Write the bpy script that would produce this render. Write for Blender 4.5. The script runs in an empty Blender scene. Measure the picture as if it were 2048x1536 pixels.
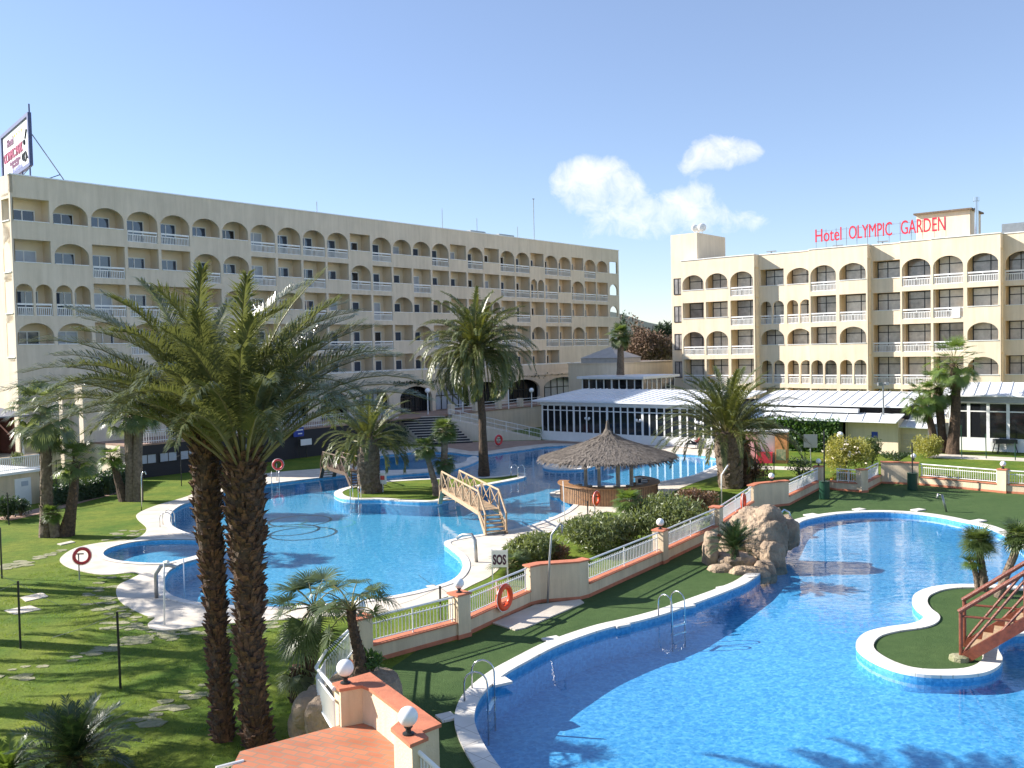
import bpy, bmesh, math, random
from mathutils import Vector, Matrix
from mathutils.geometry import delaunay_2d_cdt
import numpy as np
C = bpy.context.scene
COL = C.collection
R = math.radians
random.seed(7)
# ------------------------------------------------------------------ camera
EYE = Vector((0.0, 0.0, 9.2))
F, PITCH, ROLL = 1850.0, 0.0371, 0.0224
cam = bpy.data.cameras.new('camera')
camo = bpy.data.objects.new('camera', cam)
COL.objects.link(camo)
cam.sensor_width = 36.0
cam.lens = F / 2048.0 * 36.0
cam.clip_start = 0.1
cam.clip_end = 20000
fw = Vector((0, math.cos(PITCH), -math.sin(PITCH)))
up0 = Vector((0, math.sin(PITCH), math.cos(PITCH)))
rt0 = Vector((1, 0, 0))
# image of the level horizon rises to the right: camera rolled a little clockwise
rt = rt0 * math.cos(ROLL) - up0 * math.sin(ROLL)
up = rt0 * math.sin(ROLL) + up0 * math.cos(ROLL)
M = Matrix((rt, up, -fw)).transposed().to_4x4()
M.translation = EYE
camo.matrix_world = M
C.camera = camo
# ------------------------------------------------------------------ sky and sun
SUN_EL = R(31.0)
SUN_DIR = Vector((-0.97, 0.235, 0)).normalized()      # horizontal direction towards the sun
sun_vec = Vector((SUN_DIR.x * math.cos(SUN_EL), SUN_DIR.y * math.cos(SUN_EL), math.sin(SUN_EL)))
W = bpy.data.worlds.new('World')
C.world = W
W.use_nodes = True
nt = W.node_tree
nt.nodes.clear()
def nn(nt, t, **kw):
    n = nt.nodes.new(t)
    for k, v in kw.items():
        setattr(n, k, v)
    return n
wo = nn(nt, 'ShaderNodeOutputWorld')
bg = nn(nt, 'ShaderNodeBackground')
sky = nn(nt, 'ShaderNodeTexSky', sky_type='NISHITA', sun_disc=False)
sky.sun_elevation = SUN_EL
sky.sun_rotation = math.atan2(SUN_DIR.x, SUN_DIR.y)
sky.altitude = 50
sky.air_density = 1.0
sky.dust_density = 0.1
sky.ozone_density = 2.2
bg.inputs[1].default_value = 0.08
# clouds, placed by direction in the sky: soft lobes broken by noise
tc = nn(nt, 'ShaderNodeTexCoord')
def mth(op, a, b=None, c=None, clamp=False):
    n = nn(nt, 'ShaderNodeMath', operation=op, use_clamp=clamp)
    for i, x in enumerate((a, b, c)):
        if x is None: continue
        if isinstance(x, (int, float)): n.inputs[i].default_value = x
        else: nt.links.new(x, n.inputs[i])
    return n.outputs[0]
def ray(px, py):
    a, b = px - 1024, py - 768
    cr, sr = math.cos(ROLL), math.sin(ROLL)
    x, y = a * cr - b * sr, a * sr + b * cr
    return Vector((x / F, math.cos(PITCH) - y / F * math.sin(PITCH), -math.sin(PITCH) - y / F * math.cos(PITCH)))
sep = nn(nt, 'ShaderNodeSeparateXYZ')
nt.links.new(tc.outputs['Generated'], sep.inputs[0])
sx = mth('DIVIDE', sep.outputs[0], mth('MAXIMUM', sep.outputs[1], 0.05))
sz = mth('DIVIDE', sep.outputs[2], mth('MAXIMUM', sep.outputs[1], 0.05))
cxyz = nn(nt, 'ShaderNodeCombineXYZ')
nt.links.new(sx, cxyz.inputs[0]); nt.links.new(sz, cxyz.inputs[1])
nz = nn(nt, 'ShaderNodeTexNoise'); nz.inputs['Scale'].default_value = 40; nz.inputs['Detail'].default_value = 10; nz.inputs['Roughness'].default_value = 0.68; nz.inputs['Distortion'].default_value = .5
nt.links.new(cxyz.outputs[0], nz.inputs['Vector'])
nz2 = nn(nt, 'ShaderNodeTexNoise'); nz2.inputs['Scale'].default_value = 11; nz2.inputs['Detail'].default_value = 5
nt.links.new(cxyz.outputs[0], nz2.inputs['Vector'])
tot = None
for (px, py, rx, ry, amp) in ((1125, 365, 42, 34, .9), (1170, 345, 50, 32, 1.0), (1215, 342, 46, 30, 1.0), (1190, 395, 60, 40, .8), (1262, 375, 34, 26, .85), (1215, 440, 75, 45, .62), (1300, 425, 80, 32, .72), (1360, 405, 46, 26, .8), (1405, 385, 34, 22, 1.0), (1430, 425, 90, 26, .7), (1505, 440, 34, 16, .85),
                            (1380, 335, 28, 20, .95), (1402, 300, 34, 24, 1.0), (1445, 290, 42, 24, 1.05), (1460, 318, 50, 24, .9), (1505, 300, 26, 20, .85), (1540, 462, 130, 18, .45), (1300, 470, 150, 26, .5),
                            (2060, 330, 34, 50, .7), (760, 446, 70, 14, .62), (820, 452, 40, 10, .6)):
    r = ray(px, py); u0, v0 = r.x / r.y, r.z / r.y
    dx = mth('DIVIDE', mth('SUBTRACT', sx, u0), rx / F)
    dz = mth('DIVIDE', mth('SUBTRACT', sz, v0), ry / F)
    d2 = mth('ADD', mth('MULTIPLY', dx, dx), mth('MULTIPLY', dz, dz))
    g = mth('MULTIPLY', mth('EXPONENT', mth('MULTIPLY', d2, -0.68)), amp * .82)
    tot = g if tot is None else mth('SUBTRACT', mth('ADD', tot, g), mth('MULTIPLY', tot, g))
nmix = mth('ADD', mth('MULTIPLY', nz.outputs['Fac'], 1.15), mth('MULTIPLY', nz2.outputs['Fac'], 0.5))
cl = mth('MULTIPLY', mth('SUBTRACT', mth('ADD', tot, mth('MULTIPLY', mth('SUBTRACT', nmix, 0.82), 0.85)), 0.53), 2.0, clamp=True)
cl = mth('MULTIPLY', cl, mth('MULTIPLY', tot, 1.6, clamp=True))
cl = mth('MULTIPLY', cl, 0.66)
mx = nn(nt, 'ShaderNodeMixRGB')
mx.inputs[2].default_value = (8.2, 7.9, 8.6, 1)
tint = nn(nt, 'ShaderNodeMixRGB', blend_type='MULTIPLY'); tint.inputs[0].default_value = 1; tint.inputs[2].default_value = (.95, .97, 1.10, 1)
nt.links.new(sky.outputs[0], tint.inputs[1])
pale = nn(nt, 'ShaderNodeMixRGB'); pale.inputs[0].default_value = .14; pale.inputs[2].default_value = (5.2, 5.9, 7.2, 1)      # thin high haze
nt.links.new(tint.outputs[0], pale.inputs[1])
nt.links.new(cl, mx.inputs[0]); nt.links.new(pale.outputs[0], mx.inputs[1])
nt.links.new(mx.outputs[0], bg.inputs[0]); nt.links.new(bg.outputs[0], wo.inputs[0])
sl = bpy.data.lights.new('sun', 'SUN')
sl.energy = 5.0; sl.angle = R(0.5); sl.color = (1.0, 0.94, 0.86)
so = bpy.data.objects.new('sun', sl); COL.objects.link(so)
so.rotation_euler = sun_vec.to_track_quat('Z', 'Y').to_euler()
so.location = (0, 0, 60)
C.view_settings.view_transform = 'Standard'
C.view_settings.look = 'None'
C.view_settings.exposure = 1.12
C.view_settings.gamma = 1.0
C.render.engine = 'CYCLES'
C.cycles.transparent_max_bounces = 24
C.cycles.max_bounces = 7
C.cycles.diffuse_bounces = 3
C.cycles.glossy_bounces = 3
C.cycles.caustics_reflective = False
C.cycles.caustics_refractive = False
# ------------------------------------------------------------------ helpers
def G(px, py, z=0.0):
    d = ray(px, py)
    t = (z - EYE.z) / d.z
    return Vector((d.x * t, d.y * t, z))
def H(px, py, depth):           # point on the ray at a forward distance
    d = ray(px, py); t = depth / d.y
    return EYE + d * t
def zat(px, py, base):          # height of what is seen at that pixel above a ground point
    return H(px, py, base.y).z
def catmull(pts, n=6, closed=True):
    out = []; m = len(pts)
    rng = range(m) if closed else range(m - 1)
    for i in rng:
        if closed: p0, p1, p2, p3 = pts[i - 1], pts[i], pts[(i + 1) % m], pts[(i + 2) % m]
        else: p0, p1, p2, p3 = pts[max(i - 1, 0)], pts[i], pts[i + 1], pts[min(i + 2, m - 1)]
        for k in range(n):
            t = k / n
            out.append(0.5 * ((2 * p1) + (p2 - p0) * t + (2 * p0 - 5 * p1 + 4 * p2 - p3) * t * t + (3 * p1 - p0 - 3 * p2 + p3) * t ** 3))
    if not closed: out.append(pts[-1].copy())
    return out
def area2(p): return sum(p[i - 1][0] * p[i][1] - p[i][0] * p[i - 1][1] for i in range(len(p))) / 2
def ccw(p): return list(p) if area2(p) > 0 else list(reversed(p))
def offset(poly, d):            # positive grows a ccw polygon
    poly = ccw(poly); out = []; n = len(poly)
    for i in range(n):
        a, b = poly[i - 1], poly[(i + 1) % n]
        t = Vector((b[0] - a[0], b[1] - a[1])).normalized()
        out.append(Vector((poly[i][0] + t.y * d, poly[i][1] - t.x * d, 0)))
    return out
def inside(p, poly):
    x, y = p; c = False; n = len(poly); j = n - 1
    for i in range(n):
        xi, yi = poly[i][0], poly[i][1]; xj, yj = poly[j][0], poly[j][1]
        if (yi > y) != (yj > y) and x < (xj - xi) * (y - yi) / (yj - yi) + xi: c = not c
        j = i
    return c
class MB:
    def __init__(s): s.v = []; s.f = []
    def add(s, vs, fs):
        o = len(s.v); s.v.extend([tuple(x) for x in vs]); s.f.extend([tuple(i + o for i in f) for f in fs]); return s
    def obox(s, o, a, b, c):
        o, a, b, c = Vector(o), Vector(a), Vector(b), Vector(c)
        if a.cross(b).dot(c) < 0: a, b = b, a
        vs = [o, o + a, o + a + b, o + b, o + c, o + a + c, o + a + b + c, o + b + c]
        return s.add(vs, [(0, 3, 2, 1), (4, 5, 6, 7), (0, 1, 5, 4), (1, 2, 6, 5), (2, 3, 7, 6), (3, 0, 4, 7)])
    def box(s, c, sz, rz=0):
        ca, sa = math.cos(rz), math.sin(rz)
        a = Vector((ca, sa, 0)) * sz[0]; b = Vector((-sa, ca, 0)) * sz[1]; e = Vector((0, 0, sz[2]))
        return s.obox(Vector(c) - a / 2 - b / 2 - e / 2, a, b, e)
    def beam(s, p, q, w, h, upv=(0, 0, 1)):
        p, q = Vector(p), Vector(q); d = q - p
        if d.length < 1e-6: return s
        side = d.cross(Vector(upv))
        if side.length < 1e-5: side = d.cross(Vector((1, 0, 0)))
        side = side.normalized() * w; u = side.cross(d).normalized() * h
        return s.obox(p - side / 2 - u / 2, d, side, u)
    def tube(s, pts, r, n=8, cap=True):
        pts = [Vector(p) for p in pts]; m = len(pts)
        rr = r if isinstance(r, (list, tuple)) else [r] * m
        ref = None; vs = []; fs = []
        for i, p in enumerate(pts):
            t = (pts[min(i + 1, m - 1)] - pts[max(i - 1, 0)])
            t = t.normalized() if t.length > 1e-9 else Vector((0, 0, 1))
            if ref is None: ref = Vector((1, 0, 0)) if abs(t.x) < .9 else Vector((0, 1, 0))
            a = (ref - t * ref.dot(t)).normalized(); ref = a; b = t.cross(a)
            for k in range(n):
                an = 2 * math.pi * k / n
                vs.append(p + (a * math.cos(an) + b * math.sin(an)) * rr[i])
        for i in range(m - 1):
            for k in range(n):
                k2 = (k + 1) % n
                fs.append((i * n + k, i * n + k2, (i + 1) * n + k2, (i + 1) * n + k))
        if cap:
            fs.append(tuple(reversed(range(n)))); fs.append(tuple((m - 1) * n + k for k in range(n)))
        return s.add(vs, fs)
    def sphere(s, c, r, n=16, m=10, sc=(1, 1, 1)):
        vs = []; fs = []
        c = Vector(c)
        for i in range(m + 1):
            th = math.pi * i / m
            for k in range(n):
                ph = 2 * math.pi * k / n
                vs.append((c.x + r * sc[0] * math.sin(th) * math.cos(ph), c.y + r * sc[1] * math.sin(th) * math.sin(ph), c.z + r * sc[2] * math.cos(th)))
        for i in range(m):
            for k in range(n):
                k2 = (k + 1) % n
                if i == 0: fs.append((k, n + k, n + k2))
                elif i == m - 1: fs.append((i * n + k, (i + 1) * n + k, i * n + k2))
                else: fs.append((i * n + k, (i + 1) * n + k, (i + 1) * n + k2, i * n + k2))
        return s.add(vs, fs)
    def lathe(s, c, prof, n=16):
        c = Vector(c); vs = []; fs = []
        for (r, z) in prof:
            for k in range(n):
                a = 2 * math.pi * k / n; vs.append((c.x + r * math.cos(a), c.y + r * math.sin(a), c.z + z))
        for i in range(len(prof) - 1):
            for k in range(n):
                k2 = (k + 1) % n; fs.append((i * n + k, i * n + k2, (i + 1) * n + k2, (i + 1) * n + k))
        fs.append(tuple(reversed(range(n)))); fs.append(tuple((len(prof) - 1) * n + k for k in range(n)))
        return s.add(vs, fs)
    def torus(s, c, R0, r0, ax, n=32, m=10):
        c = Vector(c); ax = Vector(ax).normalized()
        a = ax.orthogonal().normalized(); b = ax.cross(a); vs = []; fs = []
        for i in range(n):
            an = 2 * math.pi * i / n; d = a * math.cos(an) + b * math.sin(an)
            for k in range(m):
                ph = 2 * math.pi * k / m; vs.append(c + d * (R0 + r0 * math.cos(ph)) + ax * r0 * math.sin(ph))
        for i in range(n):
            for k in range(m):
                fs.append((i * m + k, ((i + 1) % n) * m + k, ((i + 1) % n) * m + (k + 1) % m, i * m + (k + 1) % m))
        return s.add(vs, fs)
    def prism(s, poly, z0, z1):
        poly = ccw(poly); n = len(poly)
        vs = [(p[0], p[1], z0) for p in poly] + [(p[0], p[1], z1) for p in poly]
        fs = [tuple(reversed(range(n))), tuple(range(n, 2 * n))] + [(i, (i + 1) % n, n + (i + 1) % n, n + i) for i in range(n)]
        return s.add(vs, fs)
    def sheet(s, outer, holes, z):
        vs = []; es = []; 
        for poly in [outer] + list(holes):
            o = len(vs); n = len(poly); vs.extend([Vector((p[0], p[1])) for p in poly]); es.extend([(o + i, o + (i + 1) % n) for i in range(n)])
        V2, E2, F2, *_ = delaunay_2d_cdt(vs, es, [], 0, 1e-6)
        fs = []
        for f in F2:
            cx = sum(V2[i][0] for i in f) / len(f); cy = sum(V2[i][1] for i in f) / len(f)
            if inside((cx, cy), outer) and not any(inside((cx, cy), h) for h in holes): fs.append(tuple(f))
        zz = z if callable(z) else (lambda x, y: z)
        fs = [f if area2([V2[i] for i in f]) > 0 else tuple(reversed(f)) for f in fs]
        return s.add([(p[0], p[1], zz(p[0], p[1])) for p in V2], fs)
    def wall(s, poly, z0, z1, closed=True, inward=False):
        n = len(poly)
        vs = [(p[0], p[1], z0) for p in poly] + [(p[0], p[1], z1) for p in poly]
        rng = range(n) if closed else range(n - 1)
        fs = [(i, (i + 1) % n, n + (i + 1) % n, n + i) for i in rng]
        if inward: fs = [tuple(reversed(f)) for f in fs]
        return s.add(vs, fs)
    def xf(s, mat): s.v = [tuple(mat @ Vector(p)) for p in s.v]; return s
def build(mb, name, mat, root=None, smooth=False, local=False):
    me = bpy.data.meshes.new(name)
    o = root.location if (root is not None and not local) else Vector((0, 0, 0))
    me.from_pydata([(x - o[0], y - o[1], z - o[2]) for x, y, z in mb.v], [], mb.f)
    if smooth: me.polygons.foreach_set('use_smooth', [True] * len(me.polygons))
    me.materials.append(mat); me.update()
    ob = bpy.data.objects.new(name, me); COL.objects.link(ob)
    if root is not None: ob.parent = root
    return ob
def sub(mb, name, mat, parent, top, smooth=False):      # sub-part: a child of a part, built in world coordinates of the thing
    ob = build(mb, name, mat, top, smooth); ob.parent = parent; return ob
def thing(name, label, cat, loc, group=None):
    o = bpy.data.objects.new(name, None); COL.objects.link(o); o.location = loc
    o.empty_display_size = 0.3
    o['label'] = label; o['category'] = cat
    if group: o['group'] = group
    return o
def tag(o, label, cat, group=None):
    o['label'] = label; o['category'] = cat
    if group: o['group'] = group
    return o
def struct(mb, name, mat, smooth=False):
    o = build(mb, name, mat, None, smooth); o['kind'] = 'structure'; return o
def stuff(mb, name, mat, label=None, smooth=False):
    o = build(mb, name, mat, None, smooth); o['kind'] = 'stuff'
    if label: o['label'] = label; o['category'] = name.replace('_', ' ')
    return o
def single(mb, name, mat, label, cat, group=None, smooth=False):
    c = Vector((sum(p[0] for p in mb.v) / len(mb.v), sum(p[1] for p in mb.v) / len(mb.v), min(p[2] for p in mb.v)))
    mb.v = [(x - c.x, y - c.y, z - c.z) for x, y, z in mb.v]
    o = build(mb, name, mat, None, smooth); o.location = c
    return tag(o, label, cat, group)
def dup(root, loc, label, rz=0.0, sc=1.0, group=None):
    r = root.copy(); COL.objects.link(r); r.location = loc; r.rotation_euler = (0, 0, rz); r.scale = (sc, sc, sc) if isinstance(sc, (int, float)) else sc
    r['label'] = label
    if group: r['group'] = group
    for ch in list(root.children):
        c = ch.copy(); COL.objects.link(c); c.parent = r
        for g in list(ch.children):
            d = g.copy(); COL.objects.link(d); d.parent = c
    return r
# ------------------------------------------------------------------ materials
def mat(name, col, rough=0.8, var=0.0, vs=3.0, bump=0.0, bs=20.0, metal=0.0, spec=0.5, col2=None, detail=4, translucent=0.0, coords='Object', streak=0.0):
    m = bpy.data.materials.new(name); m.use_nodes = True; t = m.node_tree; b = t.nodes['Principled BSDF']
    b.inputs['Base Color'].default_value = (*col, 1); b.inputs['Roughness'].default_value = rough; b.inputs['Metallic'].default_value = metal
    b.inputs['Specular IOR Level'].default_value = spec
    geo = nn(t, 'ShaderNodeNewGeometry')
    out = t.nodes['Material Output']
    csock = None
    if var > 0 or col2:
        n1 = nn(t, 'ShaderNodeTexNoise'); n1.inputs['Scale'].default_value = vs; n1.inputs['Detail'].default_value = detail; n1.inputs['Roughness'].default_value = 0.6
        t.links.new(geo.outputs['Position'], n1.inputs['Vector'])
        rp = nn(t, 'ShaderNodeValToRGB'); rp.color_ramp.elements[0].position = .32; rp.color_ramp.elements[1].position = .68
        c2 = col2 if col2 else tuple(c * (1 - var) for c in col)
        c1 = col if col2 else tuple(min(c * (1 + var), 1) for c in col)
        rp.color_ramp.elements[0].color = (*c2, 1); rp.color_ramp.elements[1].color = (*c1, 1)
        t.links.new(n1.outputs['Fac'], rp.inputs[0]); csock = rp.outputs[0]
        if streak > 0:          # rain stains running down walls
            mp = nn(t, 'ShaderNodeMapping'); mp.inputs['Scale'].default_value = (1.3, 1.3, 0.12)
            t.links.new(geo.outputs['Position'], mp.inputs['Vector'])
            n3 = nn(t, 'ShaderNodeTexNoise'); n3.inputs['Scale'].default_value = 1.6; n3.inputs['Detail'].default_value = 6; n3.inputs['Roughness'].default_value = .7
            t.links.new(mp.outputs[0], n3.inputs['Vector'])
            r3 = nn(t, 'ShaderNodeValToRGB'); r3.color_ramp.elements[0].position = .3; r3.color_ramp.elements[1].position = .62
            k = 1 - streak; r3.color_ramp.elements[0].color = (k, k * .99, k * .96, 1); r3.color_ramp.elements[1].color = (1, 1, 1, 1)
            t.links.new(n3.outputs['Fac'], r3.inputs[0])
            mm = nn(t, 'ShaderNodeMixRGB', blend_type='MULTIPLY'); mm.inputs[0].default_value = 1
            t.links.new(csock, mm.inputs[1]); t.links.new(r3.outputs[0], mm.inputs[2]); csock = mm.outputs[0]
        t.links.new(csock, b.inputs['Base Color'])
    if bump > 0:
        n2 = nn(t, 'ShaderNodeTexNoise'); n2.inputs['Scale'].default_value = bs; n2.inputs['Detail'].default_value = 5
        t.links.new(geo.outputs['Position'], n2.inputs['Vector'])
        bp = nn(t, 'ShaderNodeBump'); bp.inputs['Strength'].default_value = min(bump, 1); bp.inputs['Distance'].default_value = 0.05 * max(bump, 1)
        t.links.new(n2.outputs['Fac'], bp.inputs['Height']); t.links.new(bp.outputs[0], b.inputs['Normal'])
    if translucent > 0:
        tr = nn(t, 'ShaderNodeBsdfTranslucent'); tr.inputs[0].default_value = (min(col[0] * 2.2, 1), min(col[1] * 2.2, 1), col[2] * 1.2, 1)
        ms = nn(t, 'ShaderNodeMixShader'); ms.inputs[0].default_value = translucent
        t.links.new(b.outputs[0], ms.inputs[1]); t.links.new(tr.outputs[0], ms.inputs[2]); t.links.new(ms.outputs[0], out.inputs[0])
    return m
MT = {}
MT['creamA'] = mat('cream_render', (.72, .62, .49), .85, .06, .35, .25, 14, streak=.15)
MT['creamB'] = mat('pale_yellow_render', (.79, .665, .495), .85, .05, .4, .2, 14, streak=.13)
MT['inner'] = mat('apricot_balcony_wall', (.80, .66, .48), .85, .06, .8, .15, 14)  # balcony walls of both hotels, warmer and more saturated than the facades
MT['innerB'] = mat('yellow_balcony_wall', (.76, .58, .34), .85, .05, .8, .15, 14)
MT['wallN'] = mat('cream_garden_wall', (.72, .58, .40), .85, .06, 1.2, .3, 25, streak=.22)
MT['terra'] = mat('terracotta_tile', (.50, .17, .09), .65, .16, 3.0, .25, 30)
MT['white'] = mat('white_paint', (.80, .80, .78), .45, .03, 2)
MT['whiteM'] = mat('white_metal_roof', (.74, .76, .78), .35, .06, .5, spec=.6)
MT['chrome'] = mat('stainless_steel', (.62, .63, .64), .18, metal=1.0)
MT['grey'] = mat('grey_metal', (.30, .32, .33), .4, .1, 3, metal=.6)
MT['black'] = mat('black_painted_metal', (.015, .017, .018), .4)
MT['dkgreen'] = mat('dark_green_paint', (.01, .055, .03), .4, .15, 3)
MT['globe'] = mat('opal_glass', (.86, .86, .86), .18)
MT['orange'] = mat('orange_plastic', (.75, .075, .015), .4)
MT['redp'] = mat('red_plastic', (.60, .05, .05), .4)
MT['wood'] = mat('weathered_wood', (.42, .29, .17), .7, .22, 8, .3, 30)
MT['woodred'] = mat('red_stained_wood', (.17, .045, .022), .45, .3, 6, .25, 30)
MT['wooddk'] = mat('dark_wood', (.10, .06, .035), .6, .25, 6, .2, 30)
MT['signred'] = mat('red_letter', (.62, .02, .05), .4)
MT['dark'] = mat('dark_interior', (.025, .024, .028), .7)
MT['blackglass'] = mat('dark_tinted_glass', (.015, .017, .02), .06, spec=.8)
MT['blue'] = mat('blue_sign', (.015, .05, .33), .5)
MT['stone'] = mat('flagstone', (.34, .31, .20), .9, .3, 3, .6, 20, col2=(.15, .17, .07))
MT['trunk'] = mat('palm_bark', (.12, .075, .045), .9, .45, 7, .9, 22, col2=(.04, .027, .018))
MT['trunkg'] = mat('grey_palm_bark', (.24, .18, .125), .9, .4, 6, .9, 20, col2=(.10, .072, .05))
MT['boot'] = mat('old_leaf_base', (.23, .125, .07), .85, .4, 6, .8, 25, col2=(.035, .024, .018))
# ------------------------------------------------------------------ ground, pools, decks
def P2(lst, z=0.0): return [G(a, b, z) for a, b in lst]
GZ = 0.0
# near pool: inner edge of the white coping
near_pool = ccw(catmull(P2([(1085,1640),(1020,1565),(975,1505),(953,1461),(949,1436),(954,1412),(965,1392),(987,1370),(1016,1348),(1055,1326),(1104,1300),(1153,1280),(1214,1260),(1275,1246),(1336,1229),(1411,1202),(1458,1184),(1500,1165),(1535,1135),(1562,1095),(1580,1065),(1596,1050),(1615,1041),(1662,1032),(1709,1027.6),(1767,1026),(1826,1029),(1873,1034.6),(1919.5,1044),(1966,1054.5),(2001,1068.6),(2025,1082.6),(2048,1099),(2080,1130),(2120,1170),(2190,1225),(2320,1290),(2480,1400),(2560,1560),(2400,1760),(1900,1850),(1400,1800)]), 4))
near_cop = offset(near_pool, 0.5)
isl = ccw(catmull(P2([(2060,1178),(2010,1173),(1958.8,1171.6),(1906,1171.6),(1862.5,1177),(1832,1189),(1824,1204),(1832,1220),(1847,1233),(1840.6,1243.8),(1819,1251),(1775,1257),(1735.6,1266.7),(1716,1281),(1712.7,1298),(1731,1316),(1764,1333.5),(1808,1347.7),(1862.5,1355),(1928,1355),(1972,1349),(1998,1335.6),(2005,1320),(1996,1300.6),(2002.5,1285),(2020,1274),(2048,1271),(2100,1268),(2180,1255),(2200,1225),(2150,1195),(2110,1184)]), 4))
isl_in = offset(isl, -0.5)
# main pool
main_pool = ccw(catmull(P2([(340,1040),(346,1023),(368,1009),(400,1000),(450,986),(500,974),(537,968.5),(590,962),(640,956),(720,946),(757,938),(752,925),(757,913),(800,907),(850,904),(900,905),(930,909),(960,911),(1000,906),(1055,899),(1080,895),(1120,892),(1180,891),(1250,894),(1310,901),(1352,908),(1400,911),(1430,916),(1445,921),(1436,929),(1418,938),(1390,950),(1345,960),(1300,966),(1240,972),(1190,973),(1150,975),(1115,982),(1100,987),(1103,993),(1125,998),(1146,1003),(1147,1010),(1130,1024),(1100,1038),(1060,1052),(1015,1062),(965,1070),(925,1076),(893,1083),(889,1090),(903,1101),(920,1116),(925,1135),(912,1156),(880,1171),(800,1191),(700,1205),(600,1213),(540,1215),(470,1213),(400,1207),(350,1195),(330,1180),(328,1162),(340,1142),(365,1128),(396,1119),(425,1112),(443,1100),(430,1083),(395,1073),(362,1062),(345,1052)]), 4))
wade = ccw(catmull(P2([(207,1110),(222,1096),(275,1084),(340,1080),(400,1082),(428,1094),(418,1106),(390,1113),(355,1122),(330,1127),(290,1127),(235,1122)]), 6))
divider = ccw(catmull(P2([(757,952),(820,948),(870,944),(905,939),(935,931),(957,921),(955,915),(947,913),(935,917),(930,924),(900,932),(860,938),(800,941),(757,943)]), 4))
isl2 = ccw(catmull(P2([(668,988),(676,981),(700,974),(740,966),(800,961),(860,958),(930,956),(975,955),(1020,950),(1045,947),(1053,951),(1045,957),(1000,966),(960,974),(930,985),(905,995),(880,1003),(850,1005),(800,1003),(760,1000),(710,1000),(680,996)]), 4))
isl2_in = offset(isl2, -0.55)
isl3 = ccw(catmull(P2([(1085,934),(1110,928),(1150,927),(1188,930),(1180,936),(1150,940),(1105,940)]), 4))
deck_out = ccw(catmull(P2([(540,946),(700,930),(757,898),(850,893),(900,896),(950,899),(1040,885),(1120,880),(1300,885),(1400,896),(1480,905),(1500,925),(1452,935),(1444,948),(1400,962),(1345,985),(1345,1005),(1320,1020),(1250,1026),(1210,1024),(1195,1035),(1168,1045),(1140,1052),(1060,1078),(1015,1094),(1012,1120),(985,1150),(950,1168),(885,1197),(750,1228),(660,1233),(520,1243),(420,1251),(340,1261),(303,1258),(296,1248),(310,1236),(290,1231),(248,1210),(233,1190),(237,1171),(262,1158),(278,1149),(262,1146),(205,1150),(150,1140),(124,1128),(122,1115),(150,1097),(200,1086),(262,1080),(288,1068),(292,1055),(276,1040),(275,1028),(310,1012),(365,996),(392,986),(450,967)]), 4))
big = [Vector((-3500, -60, 0)), Vector((3500, -60, 0)), Vector((3500, 6000, 0)), Vector((-3500, 6000, 0))]
# materials
def grass_mat(name, c1, c2, c3, bs):
    m = bpy.data.materials.new(name); m.use_nodes = True; t = m.node_tree; b = t.nodes['Principled BSDF']; b.inputs['Roughness'].default_value = .9; b.inputs['Specular IOR Level'].default_value = .15
    geo = nn(t, 'ShaderNodeNewGeometry')
    a = nn(t, 'ShaderNodeTexNoise'); a.inputs['Scale'].default_value = .35; a.inputs['Detail'].default_value = 5; a.inputs['Roughness'].default_value = .65
    c = nn(t, 'ShaderNodeTexNoise'); c.inputs['Scale'].default_value = bs; c.inputs['Detail'].default_value = 6; c.inputs['Roughness'].default_value = .75
    for x in (a, c): t.links.new(geo.outputs['Position'], x.inputs['Vector'])
    r = nn(t, 'ShaderNodeValToRGB'); r.color_ramp.elements[0].position = .35; r.color_ramp.elements[1].position = .7
    r.color_ramp.elements[0].color = (*c1, 1); r.color_ramp.elements[1].color = (*c2, 1)
    t.links.new(a.outputs['Fac'], r.inputs[0])
    r2 = nn(t, 'ShaderNodeValToRGB'); r2.color_ramp.elements[0].position = .36; r2.color_ramp.elements[1].position = .64
    r2.color_ramp.elements[0].color = (*c3, 1); wv = nn(t, 'ShaderNodeTexNoise'); wv.inputs['Scale'].default_value = 2.6; wv.inputs['Detail'].default_value = 8; wv.inputs['Roughness'].default_value = .8; t.links.new(geo.outputs['Position'], wv.inputs['Vector']); r2.color_ramp.elements[1].color = (1.25, 1.25, 1.2, 1)
    av = nn(t, 'ShaderNodeMath', operation='MULTIPLY_ADD'); av.inputs[1].default_value = .5; av2 = nn(t, 'ShaderNodeMath', operation='MULTIPLY'); av2.inputs[1].default_value = .5; t.links.new(c.outputs['Fac'], av2.inputs[0]); t.links.new(wv.outputs['Fac'], av.inputs[0]); t.links.new(av2.outputs[0], av.inputs[2]); t.links.new(av.outputs[0], r2.inputs[0])
    mm = nn(t, 'ShaderNodeMixRGB', blend_type='MULTIPLY'); mm.inputs[0].default_value = 1
    t.links.new(r.outputs[0], mm.inputs[1]); t.links.new(r2.outputs[0], mm.inputs[2]); t.links.new(mm.outputs[0], b.inputs['Base Color'])
    bp = nn(t, 'ShaderNodeBump'); bp.inputs['Strength'].default_value = .8; bp.inputs['Distance'].default_value = .04
    t.links.new(c.outputs['Fac'], bp.inputs['Height']); t.links.new(bp.outputs[0], b.inputs['Normal'])
    return m
MT['lawn'] = grass_mat('lawn_grass', (.09, .16, .02), (.21, .235, .035), (.38, .45, .36), 14)
MT['turf'] = grass_mat('artificial_turf', (.055, .098, .033), (.074, .118, .041), (.66, .72, .66), 30)
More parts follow.
